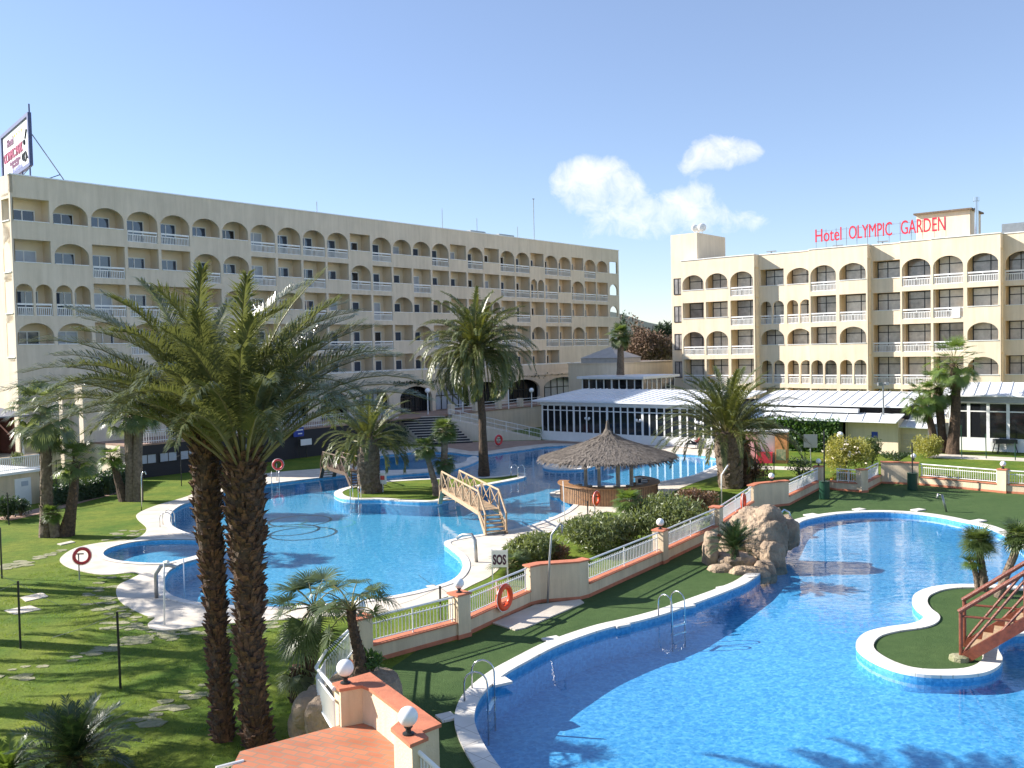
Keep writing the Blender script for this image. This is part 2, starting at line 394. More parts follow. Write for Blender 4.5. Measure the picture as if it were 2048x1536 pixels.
def paving(name, c1, c2, scx, mortar, scale=1.0, rough=.7, rot=0.0, offs=.5, bw=.5, rh=.25):
    m = bpy.data.materials.new(name); m.use_nodes = True; t = m.node_tree; b = t.nodes['Principled BSDF']; b.inputs['Roughness'].default_value = rough
    geo = nn(t, 'ShaderNodeNewGeometry'); mp = nn(t, 'ShaderNodeMapping'); mp.inputs['Rotation'].default_value = (0, 0, rot)
    t.links.new(geo.outputs['Position'], mp.inputs['Vector'])
    br = nn(t, 'ShaderNodeTexBrick'); br.offset = offs; br.inputs['Scale'].default_value = scale; br.inputs['Brick Width'].default_value = bw; br.inputs['Row Height'].default_value = rh
    br.inputs['Mortar Size'].default_value = scx; br.inputs['Color1'].default_value = (*c1, 1); br.inputs['Color2'].default_value = (*c2, 1); br.inputs['Mortar'].default_value = (*mortar, 1)
    t.links.new(mp.outputs[0], br.inputs['Vector'])
    n = nn(t, 'ShaderNodeTexNoise'); n.inputs['Scale'].default_value = 1.1; n.inputs['Detail'].default_value = 6; t.links.new(geo.outputs['Position'], n.inputs['Vector'])
    r = nn(t, 'ShaderNodeValToRGB'); r.color_ramp.elements[0].position = .3; r.color_ramp.elements[1].position = .65; r.color_ramp.elements[0].color = (.8, .79, .77, 1); r.color_ramp.elements[1].color = (1.04, 1.04, 1.04, 1)
    t.links.new(n.outputs['Fac'], r.inputs[0])
    mm = nn(t, 'ShaderNodeMixRGB', blend_type='MULTIPLY'); mm.inputs[0].default_value = 1
    t.links.new(br.outputs[0], mm.inputs[1]); t.links.new(r.outputs[0], mm.inputs[2]); t.links.new(mm.outputs[0], b.inputs['Base Color'])
    return m
MT['deck'] = paving('pale_deck_paving', (.66, .59, .49), (.62, .56, .48), .008, (.60, .53, .43), 1, .75, .3, .5, .6, .3)
MT['coping'] = paving('white_coping_stone', (.76, .72, .66), (.72, .69, .64), .014, (.50, .46, .40), 1, .6, .8, 0, .8, .8)
MT['pinkpave'] = paving('pink_paving', (.40, .25, .18), (.36, .23, .17), .01, (.28, .20, .15), 1, .75, -.68, .5, .4, .4)
MT['rooftile'] = paving('terracotta_floor_tile', (.50, .19, .10), (.42, .15, .08), .018, (.30, .19, .13), 1, .6, .45, .5, .33, .165)
# pool basin of blue tile; caustic sparkle painted in as mottled blues
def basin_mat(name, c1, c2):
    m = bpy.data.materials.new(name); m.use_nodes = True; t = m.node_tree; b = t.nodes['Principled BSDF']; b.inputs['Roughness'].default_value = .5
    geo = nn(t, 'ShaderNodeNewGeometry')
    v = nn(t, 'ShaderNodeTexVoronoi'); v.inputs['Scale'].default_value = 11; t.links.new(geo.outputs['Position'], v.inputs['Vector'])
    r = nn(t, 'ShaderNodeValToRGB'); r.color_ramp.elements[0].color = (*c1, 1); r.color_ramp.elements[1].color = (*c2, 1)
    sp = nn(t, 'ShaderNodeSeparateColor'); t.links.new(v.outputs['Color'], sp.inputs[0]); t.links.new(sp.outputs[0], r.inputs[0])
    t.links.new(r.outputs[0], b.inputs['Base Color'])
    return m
MT['basin'] = basin_mat('blue_tile_caustic_mottle', (.045, .26, .50), (.13, .42, .68))
MT['basin2'] = basin_mat('blue_tile_caustic_mottle_main', (.065, .34, .56), (.16, .50, .72))
def water_mat(name, tint, scale, amt):
    m = bpy.data.materials.new(name); m.use_nodes = True; t = m.node_tree; t.nodes.clear()
    out = nn(t, 'ShaderNodeOutputMaterial'); geo = nn(t, 'ShaderNodeNewGeometry')
    n = nn(t, 'ShaderNodeTexNoise'); n.inputs['Scale'].default_value = scale; n.inputs['Detail'].default_value = 3; n.inputs['Distortion'].default_value = .6
    mp = nn(t, 'ShaderNodeMapping'); mp.inputs['Scale'].default_value = (.7, 1.5, 1); t.links.new(geo.outputs['Position'], mp.inputs['Vector']); t.links.new(mp.outputs[0], n.inputs['Vector'])
    bp = nn(t, 'ShaderNodeBump'); bp.inputs['Strength'].default_value = amt; bp.inputs['Distance'].default_value = .06; t.links.new(n.outputs['Fac'], bp.inputs['Height'])
    dt = nn(t, 'ShaderNodeVectorMath', operation='DOT_PRODUCT'); t.links.new(bp.outputs[0], dt.inputs[0]); t.links.new(geo.outputs['Incoming'], dt.inputs[1])
    def mm_(op, a, b=None):
        x = nn(t, 'ShaderNodeMath', operation=op)
        for i, q in enumerate((a, b)):
            if q is None: continue
            if isinstance(q, (int, float)): x.inputs[i].default_value = q
            else: t.links.new(q, x.inputs[i])
        return x.outputs[0]
    ca = mm_('ABSOLUTE', dt.outputs['Value']); om = mm_('MAXIMUM', mm_('SUBTRACT', 1.0, ca), 0.0)
    fac = mm_('ADD', .02, mm_('MULTIPLY', .98, mm_('POWER', om, 5.0)))
    gl = nn(t, 'ShaderNodeBsdfGlossy'); gl.inputs['Roughness'].default_value = .03; gl.inputs[0].default_value = (1, 1, 1, 1); t.links.new(bp.outputs[0], gl.inputs['Normal'])
    # caustic light painted into the water tint: net of bright lines, dimmer cells
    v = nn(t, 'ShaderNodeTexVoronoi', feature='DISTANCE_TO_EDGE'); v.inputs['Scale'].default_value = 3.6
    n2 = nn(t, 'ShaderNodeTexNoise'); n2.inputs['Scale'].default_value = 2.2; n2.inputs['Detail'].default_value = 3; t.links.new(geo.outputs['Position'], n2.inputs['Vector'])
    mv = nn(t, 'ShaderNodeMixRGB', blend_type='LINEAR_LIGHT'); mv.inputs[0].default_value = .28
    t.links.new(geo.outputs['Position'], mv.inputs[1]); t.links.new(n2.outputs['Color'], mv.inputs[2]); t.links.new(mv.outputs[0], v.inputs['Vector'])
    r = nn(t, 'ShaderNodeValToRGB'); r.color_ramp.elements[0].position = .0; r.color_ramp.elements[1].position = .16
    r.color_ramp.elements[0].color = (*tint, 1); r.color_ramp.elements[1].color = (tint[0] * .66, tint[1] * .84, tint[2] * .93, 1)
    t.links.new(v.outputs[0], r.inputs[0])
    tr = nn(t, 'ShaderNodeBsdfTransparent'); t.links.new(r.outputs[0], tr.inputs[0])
    ms = nn(t, 'ShaderNodeMixShader'); t.links.new(fac, ms.inputs[0]); t.links.new(tr.outputs[0], ms.inputs[1]); t.links.new(gl.outputs[0], ms.inputs[2]); t.links.new(ms.outputs[0], out.inputs[0])
    return m
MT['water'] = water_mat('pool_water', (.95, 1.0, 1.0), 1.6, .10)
# the lawn: one sheet out to the horizon with the pools cut out
struct(MB().sheet(big, [near_pool, main_pool, wade], 0.0), 'ground', MT['lawn'])
# green artificial turf around the near pool
turf = P2([(640,1372),(760,1352),(836,1300),(910,1283),(944,1271),(1065,1211),(1082,1206),(1160,1200),(1178,1195),(1320,1131),(1338,1121),(1435,1072),(1516,1017),(1580,1011),(1640,978),(1720,984),(1737,984),(1762,967),(1835,970),(1990,984),(2048,988),(2300,1010)]) + [Vector((60, 45, 0)), Vector((60, 4, 0)), Vector((-1.0, 8, 0)), G(700, 1536)]
struct(MB().sheet(ccw(turf), [near_pool], 0.006), 'turf_ground', MT['turf'])
# copings and basins
mb = MB().sheet(near_cop, [near_pool], 0.07); mb.wall(near_cop, 0, 0.07); mb.wall(near_pool, 0.0, 0.07, inward=True)
# small square stepping pads and skimmer lids on the coping's outer edge
for (a, b, w) in ((893,1437,.42),(1000,1366,.55),(1105,1281,.55),(1240,1251,.55),(1372,1213,.5),(1450,1178,.5),(1622,1031,.7),(1718,1020,.6),(1836,1021,.7),(1957,1043,.7)):
    c = G(a, b); mb.box((c.x, c.y, .03), (w, .45, .07), .5)
struct(mb, 'pool_coping', MT['coping'])
def basin(poly, islands, depth, m, nm):
    dep = depth if callable(depth) else (lambda x, y: depth)
    x0, x1 = min(p[0] for p in poly), max(p[0] for p in poly); y0, y1 = min(p[1] for p in poly), max(p[1] for p in poly)
    mb = MB(); vs = [Vector((p[0], p[1])) for p in poly]; n = len(poly); es = [(i, (i + 1) % n) for i in range(n)]
    k = 0
    y = y0
    while y < y1:
        x = x0 + (.6 if k % 2 else 0)
        while x < x1:
            if inside((x, y), poly): vs.append(Vector((x, y)))
            x += 1.2
        y += 1.2; k += 1
    V2, E2, F2, *_ = delaunay_2d_cdt(vs, es, [], 0, 1e-6)
    fs = []
    for f in F2:
        cx = sum(V2[i][0] for i in f) / len(f); cy = sum(V2[i][1] for i in f) / len(f)
        if inside((cx, cy), poly): fs.append(tuple(f) if area2([V2[i] for i in f]) > 0 else tuple(reversed(f)))
    mb.add([(p[0], p[1], -dep(p[0], p[1])) for p in V2], fs)
    for q in [poly] + list(islands):
        n = len(q); mb.add([(p[0], p[1], -dep(p[0], p[1])) for p in q] + [(p[0], p[1], -.02 if q is not poly else 0.0) for p in q], [((i, (i + 1) % n, n + (i + 1) % n, n + i) if q is not poly else (n + i, n + (i + 1) % n, (i + 1) % n, i)) for i in range(n)])
    return struct(mb, nm, m)
def near_depth(x, y):           # the near pool is deep at its left end and shallow round the island
    t = min(max((12.0 - x) / 8.0, 0), 1); t = t * t * (3 - 2 * t); return .42 + .65 * t
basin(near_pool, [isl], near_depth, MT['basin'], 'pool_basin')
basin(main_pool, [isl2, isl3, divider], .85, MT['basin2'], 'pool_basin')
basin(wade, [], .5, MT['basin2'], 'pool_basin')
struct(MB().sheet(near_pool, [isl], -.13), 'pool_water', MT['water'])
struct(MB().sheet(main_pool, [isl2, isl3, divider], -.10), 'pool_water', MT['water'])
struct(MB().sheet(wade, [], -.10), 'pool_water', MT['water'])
struct(MB().sheet(isl, [isl_in], .07).wall(isl, -.02, .07).wall(isl_in, -.02, .07, inward=True), 'island_coping', MT['coping'])
struct(MB().sheet(isl_in, [], .02), 'island_turf', MT['turf'])
struct(MB().sheet(isl2, [isl2_in], .05).wall(isl2, -.02, .05).wall(isl2_in, -.02, .05, inward=True), 'island_coping', MT['coping'])
struct(MB().sheet(isl2_in, [], .03), 'island_lawn', MT['lawn'])
struct(MB().sheet(isl3, [offset(isl3, -.5)], .05).wall(isl3, -.02, .05).wall(offset(isl3, -.5), -.5, .05, inward=True).sheet(offset(isl3, -.5), [], -.4), 'whirlpool_coping', MT['coping'])
struct(MB().sheet(divider, [], .05).wall(divider, -.02, .05), 'pool_divider', MT['coping'])
mb = MB().sheet(deck_out, [main_pool, wade], .02).wall(deck_out, 0, .02)
mb.wall(main_pool, 0, .02, inward=True); mb.wall(wade, 0, .02, inward=True)
for (a, b) in ((916,1096),(938,1132),(862,1173),(1105,1036),(470,1224),(282,1131)):
    c = G(a, b); mb.box((c.x, c.y, .022), (.35, .25, .012), .4)
struct(mb, 'pool_deck', MT['deck'])
# raised lip of brighter stone along the water
lip_o = offset(main_pool, .32)
struct(MB().sheet(lip_o, [main_pool], .05).wall(lip_o, .02, .05).wall(main_pool, -.05, .05, inward=True), 'pool_coping', MT['coping'])
lip_w = offset(wade, .3)
struct(MB().sheet(lip_w, [wade, main_pool], .046), 'pool_coping', MT['coping'])
# pink paving between the far pool edge and the glass pavilion
pink = P2([(880,893),(905,882),(950,884),(1085,881),(1250,889),(1421,899),(1500,905),(1490,925),(1445,921),(1440,900),(1300,889),(1100,887),(1040,893),(980,902),(940,903)])
struct(MB().sheet(ccw(pink), [], .032), 'paving', MT['pinkpave'])
# interlaced ring lines laid in the pool floor
MT['ringd'] = mat('dark_teal_mosaic', (.008, .06, .10), .5)
MT['ringg'] = mat('pale_green_mosaic', (.14, .48, .55), .5)
for (a, b, w, m) in ((606,1067,1.75,'ringd'),(580,1060,1.55,'ringd'),(600,1042,1.75,'ringd'),(655,1048,1.5,'ringg'),(560,1044,1.5,'ringg')):
    c = G(a, b, -.85); mb = MB(); n = 48
    v = []; f = []
    for k in range(n):
        an = 2 * math.pi * k / n
        v += [(c.x + w * math.cos(an), c.y + w * math.sin(an), -.844), (c.x + (w + .17) * math.cos(an), c.y + (w + .17) * math.sin(an), -.844)]
        f.append((2 * k, 2 * k + 1, (2 * k + 3) % (2 * n), (2 * k + 2) % (2 * n)))
    mb.add(v, f); o = struct(mb, 'floor_ring', MT[m])
# flagstones sunk in the lawn around the deck
mb = MB(); rnd = random.Random(3)
def flag(x, y, r, z=.012):
    n = rnd.randint(5, 7); a0 = rnd.random() * 6; pts = []
    for k in range(n):
        an = a0 + 2 * math.pi * k / n; rr = r * rnd.uniform(.75, 1.15)
        pts.append((x + rr * 1.25 * math.cos(an), y + rr * .8 * math.sin(an)))
    if not inside((x, y), deck_out) : mb.prism(pts, -.02, z + rnd.random() * .01)
def flags(line, width, n, r=.24):
    pts = catmull(P2(line), 8, closed=False)
    for _ in range(n):
        i = rnd.randrange(len(pts)); p = pts[i]
        flag(p.x + rnd.uniform(-width, width), p.y + rnd.uniform(-width, width), r * rnd.uniform(.4, 1.05))
flags([(215,1160),(205,1185),(215,1215),(255,1245),(280,1262),(330,1275)], .7, 75, .26)
flags([(300,1268),(360,1268),(430,1262),(520,1253)], .5, 40, .24)
flags([(285,1272),(240,1290),(190,1302),(140,1322)], .35, 26, .26)
flags([(0,1139),(40,1128),(90,1114),(120,1102)], .5, 34, .28)
flags([(20,1352),(60,1344)], .5, 7, .28)
flags([(290,1440),(330,1425),(365,1402),(480,1370)], .45, 12, .34)
flags([(255,1060),(240,1080),(262,1064)], .7, 20, .25)
flags([(370,1395),(470,1365)], .4, 8, .25)
struct(mb, 'stone_path', MT['stone'])
c = G(60, 1210)
struct(MB().obox(G(8,1222) + Vector((0,0,.0)), G(60,1212) - G(8,1222), G(30,1230) - G(8,1222), (0, 0, .03)).obox(G(40,1196), G(84,1186) - G(40,1196), G(52,1204) - G(40,1196), (0, 0, .03)), 'lawn_slab', MT['deck'])
c = G(130, 1087)
struct(MB().obox(G(114,1089), G(142,1083) - G(114,1089), G(122,1091) - G(114,1089), (0, 0, .04)), 'lawn_slab', MT['deck'])
# stone foot-shower slab beside the near wall
pad = P2([(985,1248),(1070,1212),(1160,1201),(1168,1207),(1150,1215),(1050,1258),(1030,1262)])
struct(MB().prism(pad, 0, .05), 'shower_slab', MT['deck'])
# ------------------------------------------------------------------ hotels
FH = 2.9
def arch_prof(w2, v0, vs, rise, n=14):      # opening outline: from lower left round to lower right
    p = [(-w2, v0), (w2, v0)]
    for k in range(n + 1):
        a = math.pi * k / n
        p.append((w2 * math.cos(a), vs + rise * math.sin(a)))
    return p
def face_with_holes(u0, u1, v0, v1, holes):
    vs = []; es = []
    for poly in [[(u0, v0), (u1, v0), (u1, v1), (u0, v1)]] + holes:
        o = len(vs); n = len(poly); vs += [Vector(p) for p in poly]; es += [(o + i, o + (i + 1) % n) for i in range(n)]
    V2, E2, F2, *_ = delaunay_2d_cdt(vs, es, [], 0, 1e-6)
    fs = []
    for f in F2:
        cx = sum(V2[i][0] for i in f) / len(f); cy = sum(V2[i][1] for i in f) / len(f)
        if not any(inside((cx, cy), h) for h in holes): fs.append(tuple(f))
    return [(p[0], p[1]) for p in V2], fs
class Frame:         # u along a facade, t out of it, z up; k = metres per unit, z0 = height of its zero
    def __init__(s, o, d, n, k=1.0, z0=0.0): s.o = Vector(o); s.d = Vector(d) * k; s.n = Vector(n) * k; s.k = k; s.z0 = z0
    def __call__(s, u, t, z): return Vector((s.o.x + s.d.x * u + s.n.x * t, s.o.y + s.d.y * u + s.n.y * t, z * s.k + s.z0))
    def col(s, px, py, t):      # u of an image point on the plane t
        q = ray(px, py); nn_ = s.n / s.k; w = (t * s.k + (s.o - EYE).dot(nn_)) / (q.x * nn_.x + q.y * nn_.y)
        return (EYE + q * w - s.o).dot(s.d) / s.k ** 2
    def box(s, mb, u0, u1, t0, t1, z0, z1):
        return mb.obox(s(u0, t0, z0), s(u1, t0, z0) - s(u0, t0, z0), s(u0, t1, z0) - s(u0, t0, z0), Vector((0, 0, (z1 - z0) * s.k)))
def openings(kind, rail, w, pier):
    hw = (w - pier) / 2; v0 = 1.0 if rail == 'p' else .16
    if kind == 'a': return [[(w / 2 + x, y) for x, y in arch_prof(hw, v0, 1.62, .92)]]
    if kind == 'r': return [[(w / 2 - hw, v0), (w / 2 + hw, v0), (w / 2 + hw, 2.62), (w / 2 - hw, 2.62)]]
    if kind == 'd':
        h2 = (hw - .08) / 2
        return [[(w / 2 - hw + h2 + x, y) for x, y in arch_prof(h2, v0, 1.85, .55)], [(w / 2 + hw - h2 + x, y) for x, y in arch_prof(h2, v0, 1.85, .55)]]
    return []
def facade_cell(mb, fr, u, t, z, w, kind, rail, pier, th=.22, top=0.0, bot=0.0):
    hs = openings(kind, rail, w, pier)
    V2, fs = face_with_holes(0, w, -bot, FH + top, hs)
    mb.add([fr(u + a, t, z + b) for a, b in V2], fs)
    mb.add([fr(u + a, t - th, z + b) for a, b in V2], [tuple(reversed(f)) for f in fs])
    for h in hs:
        n = len(h)
        mb.add([fr(u + a, t, z + b) for a, b in h] + [fr(u + a, t - th, z + b) for a, b in h], [(i, (i + 1) % n, n + (i + 1) % n, n + i) for i in range(n)])
def balustrade(fr, u0, u1, t, z, step=.12):
    mb = MB()
    fr.box(mb, u0, u1, t - .14, t - .03, z + .90, z + 1.03); fr.box(mb, u0, u1, t - .1, t - .05, z + .70, z + .77); fr.box(mb, u0, u1, t - .1, t - .06, z + .16, z + .21)
    n = max(2, int((u1 - u0) / step))
    for k in range(n + 1):
        u = u0 + (u1 - u0) * k / n
        fr.box(mb, u - .024, u + .024, t - .095, t - .06, z + .21, z + .70)
    for u in (u0 + .02, (u0 + u1) / 2, u1 - .02): fr.box(mb, u - .025, u + .025, t - .1, t - .06, z + .16, z + .93)
    return mb
MT['pane'] = mat('window_glass', (.05, .075, .12), .04, spec=1.0)
MT['paneB'] = mat('window_glass_with_curtain', (.60, .58, .54), .15, .22, 1.6, spec=.7)
MT['paneB2'] = mat('window_glass_with_half_drawn_curtain', (.30, .29, .29), .08, .3, 1.2, spec=.9); MT['paneB3'] = mat('window_glass_with_white_curtain', (.72, .69, .63), .2, .12, 2.2, spec=.6); MT['paneA2'] = mat('dark_window_glass', (.02, .022, .03), .05, spec=.9); RW = random.Random(77)
MT['paneW'] = mat('frosted_window', (.42, .46, .52), .25, .1, 1)
def window_meshes(fr, u0, u1, t, z, h, fw=.06, mull=(.5,), trans=None, sill=.0):
    f = MB(); p = MB()
    fr.box(f, u0, u1, t, t + .06, z + h - fw, z + h); fr.box(f, u0, u1, t, t + .06, z + sill, z + sill + fw)
    fr.box(f, u0, u0 + fw, t, t + .06, z + sill + fw, z + h - fw); fr.box(f, u1 - fw, u1, t, t + .06, z + sill + fw, z + h - fw)
    for m in mull:
        u = u0 + (u1 - u0) * m; fr.box(f, u - fw / 2, u + fw / 2, t, t + .055, z + sill + fw, z + h - fw)
    if trans: fr.box(f, u0 + fw, u1 - fw, t, t + .05, z + trans - fw / 2, z + trans + fw / 2)
    fr.box(p, u0 + fw, u1 - fw, t + .01, t + .025, z + sill + fw, z + h - fw)
    return f, p
# ---- hotel A, the long block on the left
angA = .6872
dA = Vector((math.sin(angA), math.cos(angA), 0)); nA = Vector((dA.y, -dA.x, 0))
KH, ZH = 1.15, -1.38     # the hotels are laid out in units of 1.15 m: storeys of 3.3 m
oA = Vector((-39.88, 74.64, 0)); wA = 2.788; NA = 27; zA = 18.02; roofA = 22.18
FA = Frame(oA, dA, nA, KH, ZH); AW = Frame(oA, dA, nA)
hotelA = thing('hotel_building', 'long five-storey beige hotel with rows of shaded arched balconies, left side', 'hotel', oA)
rowsA = [("raaaaaaaaaaraaaararaaraaraa", "pppbbppbbbbpbppbpbpbbpbbpbp"),
         ("rarrraarrrrarrrrrrrrrdrrarr", "ppbppbpbpbpbbpbppppbbbbpbbb"),
         ("ddrrrrararrrrardrrdrrrrrrrr", "bbbbpppbpbppbpppppppbpbbppp"),
         ("aararrarrrrrrrarrrrrrarrarr", "pppbbpbbpbbbbppbppbbbpbbbbb"),
         ("wwwwrrrrrrrrrrddrrrrrrrwwww", "pppppppppppppppppppppppwwww")]
wallA = MB(); innA = MB(); railA = MB()
farf = MB(); farp = MB(); whiteA = {}
capsA = MB()
depthA = 1.35
u_end = NA * wA + 2.6
for r, (ks, rs) in enumerate(rowsA):
    z = zA - FH * r
    for c in range(NA):
        k, rl = ks[c], rs[c]
        if k == 'w':
            facade_cell(wallA, FA, c * wA, 0, z, wA, 'w', 'p', .34)
            if r == 4 and c >= 23:
                pass
            continue
        facade_cell(wallA, FA, c * wA, 0, z, wA, k, rl, .25)
        if rl == 'p': build(FA.box(MB(), c * wA + .17, (c + 1) * wA - .17, -.20, .05, z + .99, z + 1.05), 'rail_cap', MT['white'], hotelA)
        elif rl == 'b':
            bl = balustrade(FA, c * wA + .17, (c + 1) * wA - .17, 0, z, .13 if c < 14 else .2)
            build(bl, 'balustrade', MT['white'], hotelA)
        # balcony: partition wall, slab, back wall, ceiling lamp
        FA.box(innA, (c + 1) * wA - .08, (c + 1) * wA + .08, -depthA, -.221, z, z + FH - .16)
        if c == 0: FA.box(innA, -.0, .08, -depthA, -.221, z, z + (1.0 if r in (0,) else FH - .16))
        FA.box(innA, c * wA + .08, (c + 1) * wA - .08, -depthA - .15, -depthA, z, z + FH - .16)
        f, p = window_meshes(FA, c * wA + .42, c * wA + 2.2, -depthA + .002, z, 2.0, .08)
        vis = not (r == 3 and 2 <= c <= 9) 
        if c >= 23 or (r == 4 and c < 12) or (r == 3 and 2 <= c <= 9) or (r == 2 and 3 <= c <= 9): farf.v, farf.f = farf.v, farf.f; farf.add(f.v, f.f); farp.add(p.v, p.f)
        else:
            fo = build(f, 'window', MT['white'], hotelA); sub(p, 'pane', MT[RW.choice(['pane', 'pane', 'paneA2', 'paneW'])], fo, hotelA)
    FA.box(innA, .0, NA * wA + 2.4, -depthA - .14, -.221, z - .17, z)
FA.box(innA, .0, NA * wA + 2.4, -depthA - .14, -.221, zA + FH - .16, zA + FH)
# blank upper band and lower walls
FA.box(wallA, 0, u_end, -.22, 0, zA + FH, roofA)
FA.box(capsA, -.05, u_end + .05, -.32, .06, roofA + .001, roofA + .09)
# see-through corner at the far end: piers and parapets only
for r in range(4):
    z = zA - FH * r
    uu = NA * wA
    if r == 0: hs = [[(.35, 1.0), (2.2, 1.0), (2.2, 2.6), (.35, 2.6)]]
    else: hs = [[(1.27 + x, y) for x, y in arch_prof(.95, 1.0, 1.7, .8)]]
    V2, fs = face_with_holes(0, 2.6, 0, FH, hs)
    wallA.add([FA(uu + a, 0, z + b) for a, b in V2], fs); wallA.add([FA(uu + a, -.22, z + b) for a, b in V2], fs)
    FA.box(wallA, uu + 2.4, uu + 2.6, -1.2, -.221, z, z + .95)
    FA.box(capsA, uu + .3, uu + 2.5, -.2, .05, z + .99, z + 1.05)
FA.box(wallA, NA * wA, u_end, -.22, 0, 2.6, zA - 3 * FH)
# body behind
body = MB(); FA.box(body, .02, NA * wA + .1, -16, -depthA - .151, 0, roofA - .4)
FA.box(body, 0.05, u_end - .05, -16, -.221, roofA - .6, roofA - .42)
build(body, 'core', MT['creamA'], hotelA)
# left end wall, with corner openings of its own
eA = Vector((-nA.x, -nA.y, 0)); EA = Frame(oA, eA, -dA, KH, ZH)
for r in range(5):
    z = zA - FH * r
    hs = []
    if r in (0,): hs = [[(.22, 1.0), (1.45, 1.0), (1.45, 2.55), (.22, 2.55)]]
    elif r == 1: hs = [[(.85 + x, y) for x, y in arch_prof(.62, .3, 1.7, .75)]]
    elif r in (2, 3): hs = [[(.22, .3 if r == 2 else .1), (1.45, .3 if r == 2 else .1), (1.45, 2.55), (.22, 2.55)]]
    V2, fs = face_with_holes(0, 16, 0, FH, hs)
    wallA.add([EA(a, 0, z + b) for a, b in V2], fs); wallA.add([EA(a, -.2, z + b) for a, b in V2], fs)
    for h in hs:
        n = len(h); wallA.add([EA(a, 0, z + b) for a, b in h] + [EA(a, -.2, z + b) for a, b in h], [(i, (i + 1) % n, n + (i + 1) % n, n + i) for i in range(n)])
        EA.box(capsA, .2, 1.48, -.15, .05, z + h[0][1] - .02, z + h[0][1] + .06)
EA.box(wallA, 0, 16, -.2, 0, zA + FH, roofA); EA.box(wallA, 0, 16, -.2, 0, 2.6, zA - 4 * FH)
FA.box(wallA, 0, 5 * wA, -.22, 0, 2.6, zA - 4 * FH)
build(wallA, 'wall', MT['creamA'], hotelA)
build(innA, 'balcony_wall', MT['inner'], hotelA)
build(capsA, 'roof_coping', MT['white'], hotelA)
ff = build(farf, 'window', MT['white'], hotelA); ff['kind'] = 'stuff'
fp = build(farp, 'pane', MT['pane'], hotelA); fp['kind'] = 'stuff'
# small square windows in the plain wall at the lower far end
def uA(px, py=700, t=0.0): return FA.col(px, py, t)
for a, b in ((1120, 1140), (1147, 1166), (1171, 1179), (1182, 1191)):
    f, p = window_meshes(FA, uA(a), uA(b), .002, 5.9, 1.55, .07)
    fo = build(f, 'window', MT['white'], hotelA); sub(p, 'pane', MT['paneW'], fo, hotelA)
# rooftop bits
rb = MB()
for a, b in ((948, 978), (1005, 1035)):
    u0, u1 = uA(a, 465), uA(b, 470); FA.box(rb, u0, u1, -1.6, -.5, roofA, roofA + .35)
build(rb, 'roof_vent', MT['grey'], hotelA)
for i, (px, h) in enumerate(((635, 1.3), (885, 2.4), (954, 1.9), (1035, 1.6), (1068, 5.2))):
    u = uA(px, 460, -1); mb = MB(); b = FA(u, -1.0, roofA - .4); h *= KH
    mb.tube([b, b + Vector((0, 0, h + .4))], .035 if h < 5 else .05, 6)
    if h > 5: mb.box(b + Vector((0, 0, h + .4)), (.3, .06, .12), .3)
    single(mb, 'roof_aerial', MT['grey'], ['shortest thin grey aerial on the left hotel roof, leftmost', 'thin aerial on the left hotel roof above the middle palm', 'thin aerial rising behind the first roof vent', 'short aerial between the roof vent and the tallest mast', 'tallest grey mast on the left hotel roof, topped by a small box'][i], 'aerial', 'aerials on the hotel roof')
# arcade in front of the lower floor; hotel terrace at 2.6 m
TZ = 2.6
arc = MB(); t0 = 6.0; tb0 = 11.5
ARC = AW
def ua_(px, py=780, t=t0): return AW.col(px, py, t)
arches = [(330, 385), (405, 462), (480, 540), (560, 615), (640, 697), (717, 778), (800, 864), (871, 940), (945, 1001), (1017, 1080), (1088, 1163)]
ztop = 6.35; hs = []; us = []
u_l, u_r = ua_(170), ua_(1172)
for a, b in arches:
    ua, ub = ua_(a), ua_(b); us.append((ua, ub)); hs.append([((ua + ub) / 2 + x, y) for x, y in arch_prof((ub - ua) / 2, TZ, 4.15, 1.3, 18)])
V2, fs = face_with_holes(u_l, u_r, TZ, ztop, hs)
arc.add([ARC(a, t0, b) for a, b in V2], fs); arc.add([ARC(a, t0 - .35, b) for a, b in V2], fs)
for h in hs:
    n = len(h); arc.add([ARC(a, t0, b) for a, b in h] + [ARC(a, t0 - .35, b) for a, b in h], [(i, (i + 1) % n, n + (i + 1) % n, n + i) for i in range(n)])
ARC.box(arc, u_l, u_r, .01, t0, ztop + .001, ztop + .2)
ARC.box(arc, u_l, u_r, t0 - .25, t0 + .03, ztop + .2, 7.2)
ARC.box(arc, u_l, u_r, t0 - .2, t0 + .14, 5.85, 6.0)
ARC.box(arc, u_l - .25, u_l - .001, .01, t0 + .03, TZ, 7.2); ARC.box(arc, u_l - .9, u_l - .26, .01, t0 - 2, 0, 6.2)
arcade = thing('arcade', 'cream ground-floor arcade of wide dark arches under the terrace parapet', 'arcade', ARC(us[8][0], t0, TZ))
build(arc, 'wall', MT['creamA'], arcade)
cap = MB(); ARC.box(cap, u_l, u_r, t0 - .28, t0 + .06, 7.2, 7.27); build(cap, 'parapet_cap', MT['white'], arcade)
for i, (ua, ub) in enumerate(us):
    f = MB(); p = MB()
    ARC.box(f, ua, ub, 5.0, 5.06, 4.1, 4.2)
    for k in range(7): u = ua + (ub - ua) * k / 6; ARC.box(f, u - .05, u + .05, 5.0, 5.06, TZ, 5.6)
    fo = build(f, 'arch_window', MT['black'], arcade)
    ARC.box(p, ua - .1, ub + .1, 4.92, 4.98, TZ, 5.8); sub(p, 'pane', MT['paneW'] if i in (3, 5, 7, 10) else MT['blackglass'], fo, arcade)
b = MB(); ARC.box(b, u_l, u_r, 3.4, 3.6, TZ, ztop); build(b, 'back_wall', MT['dark'], arcade)
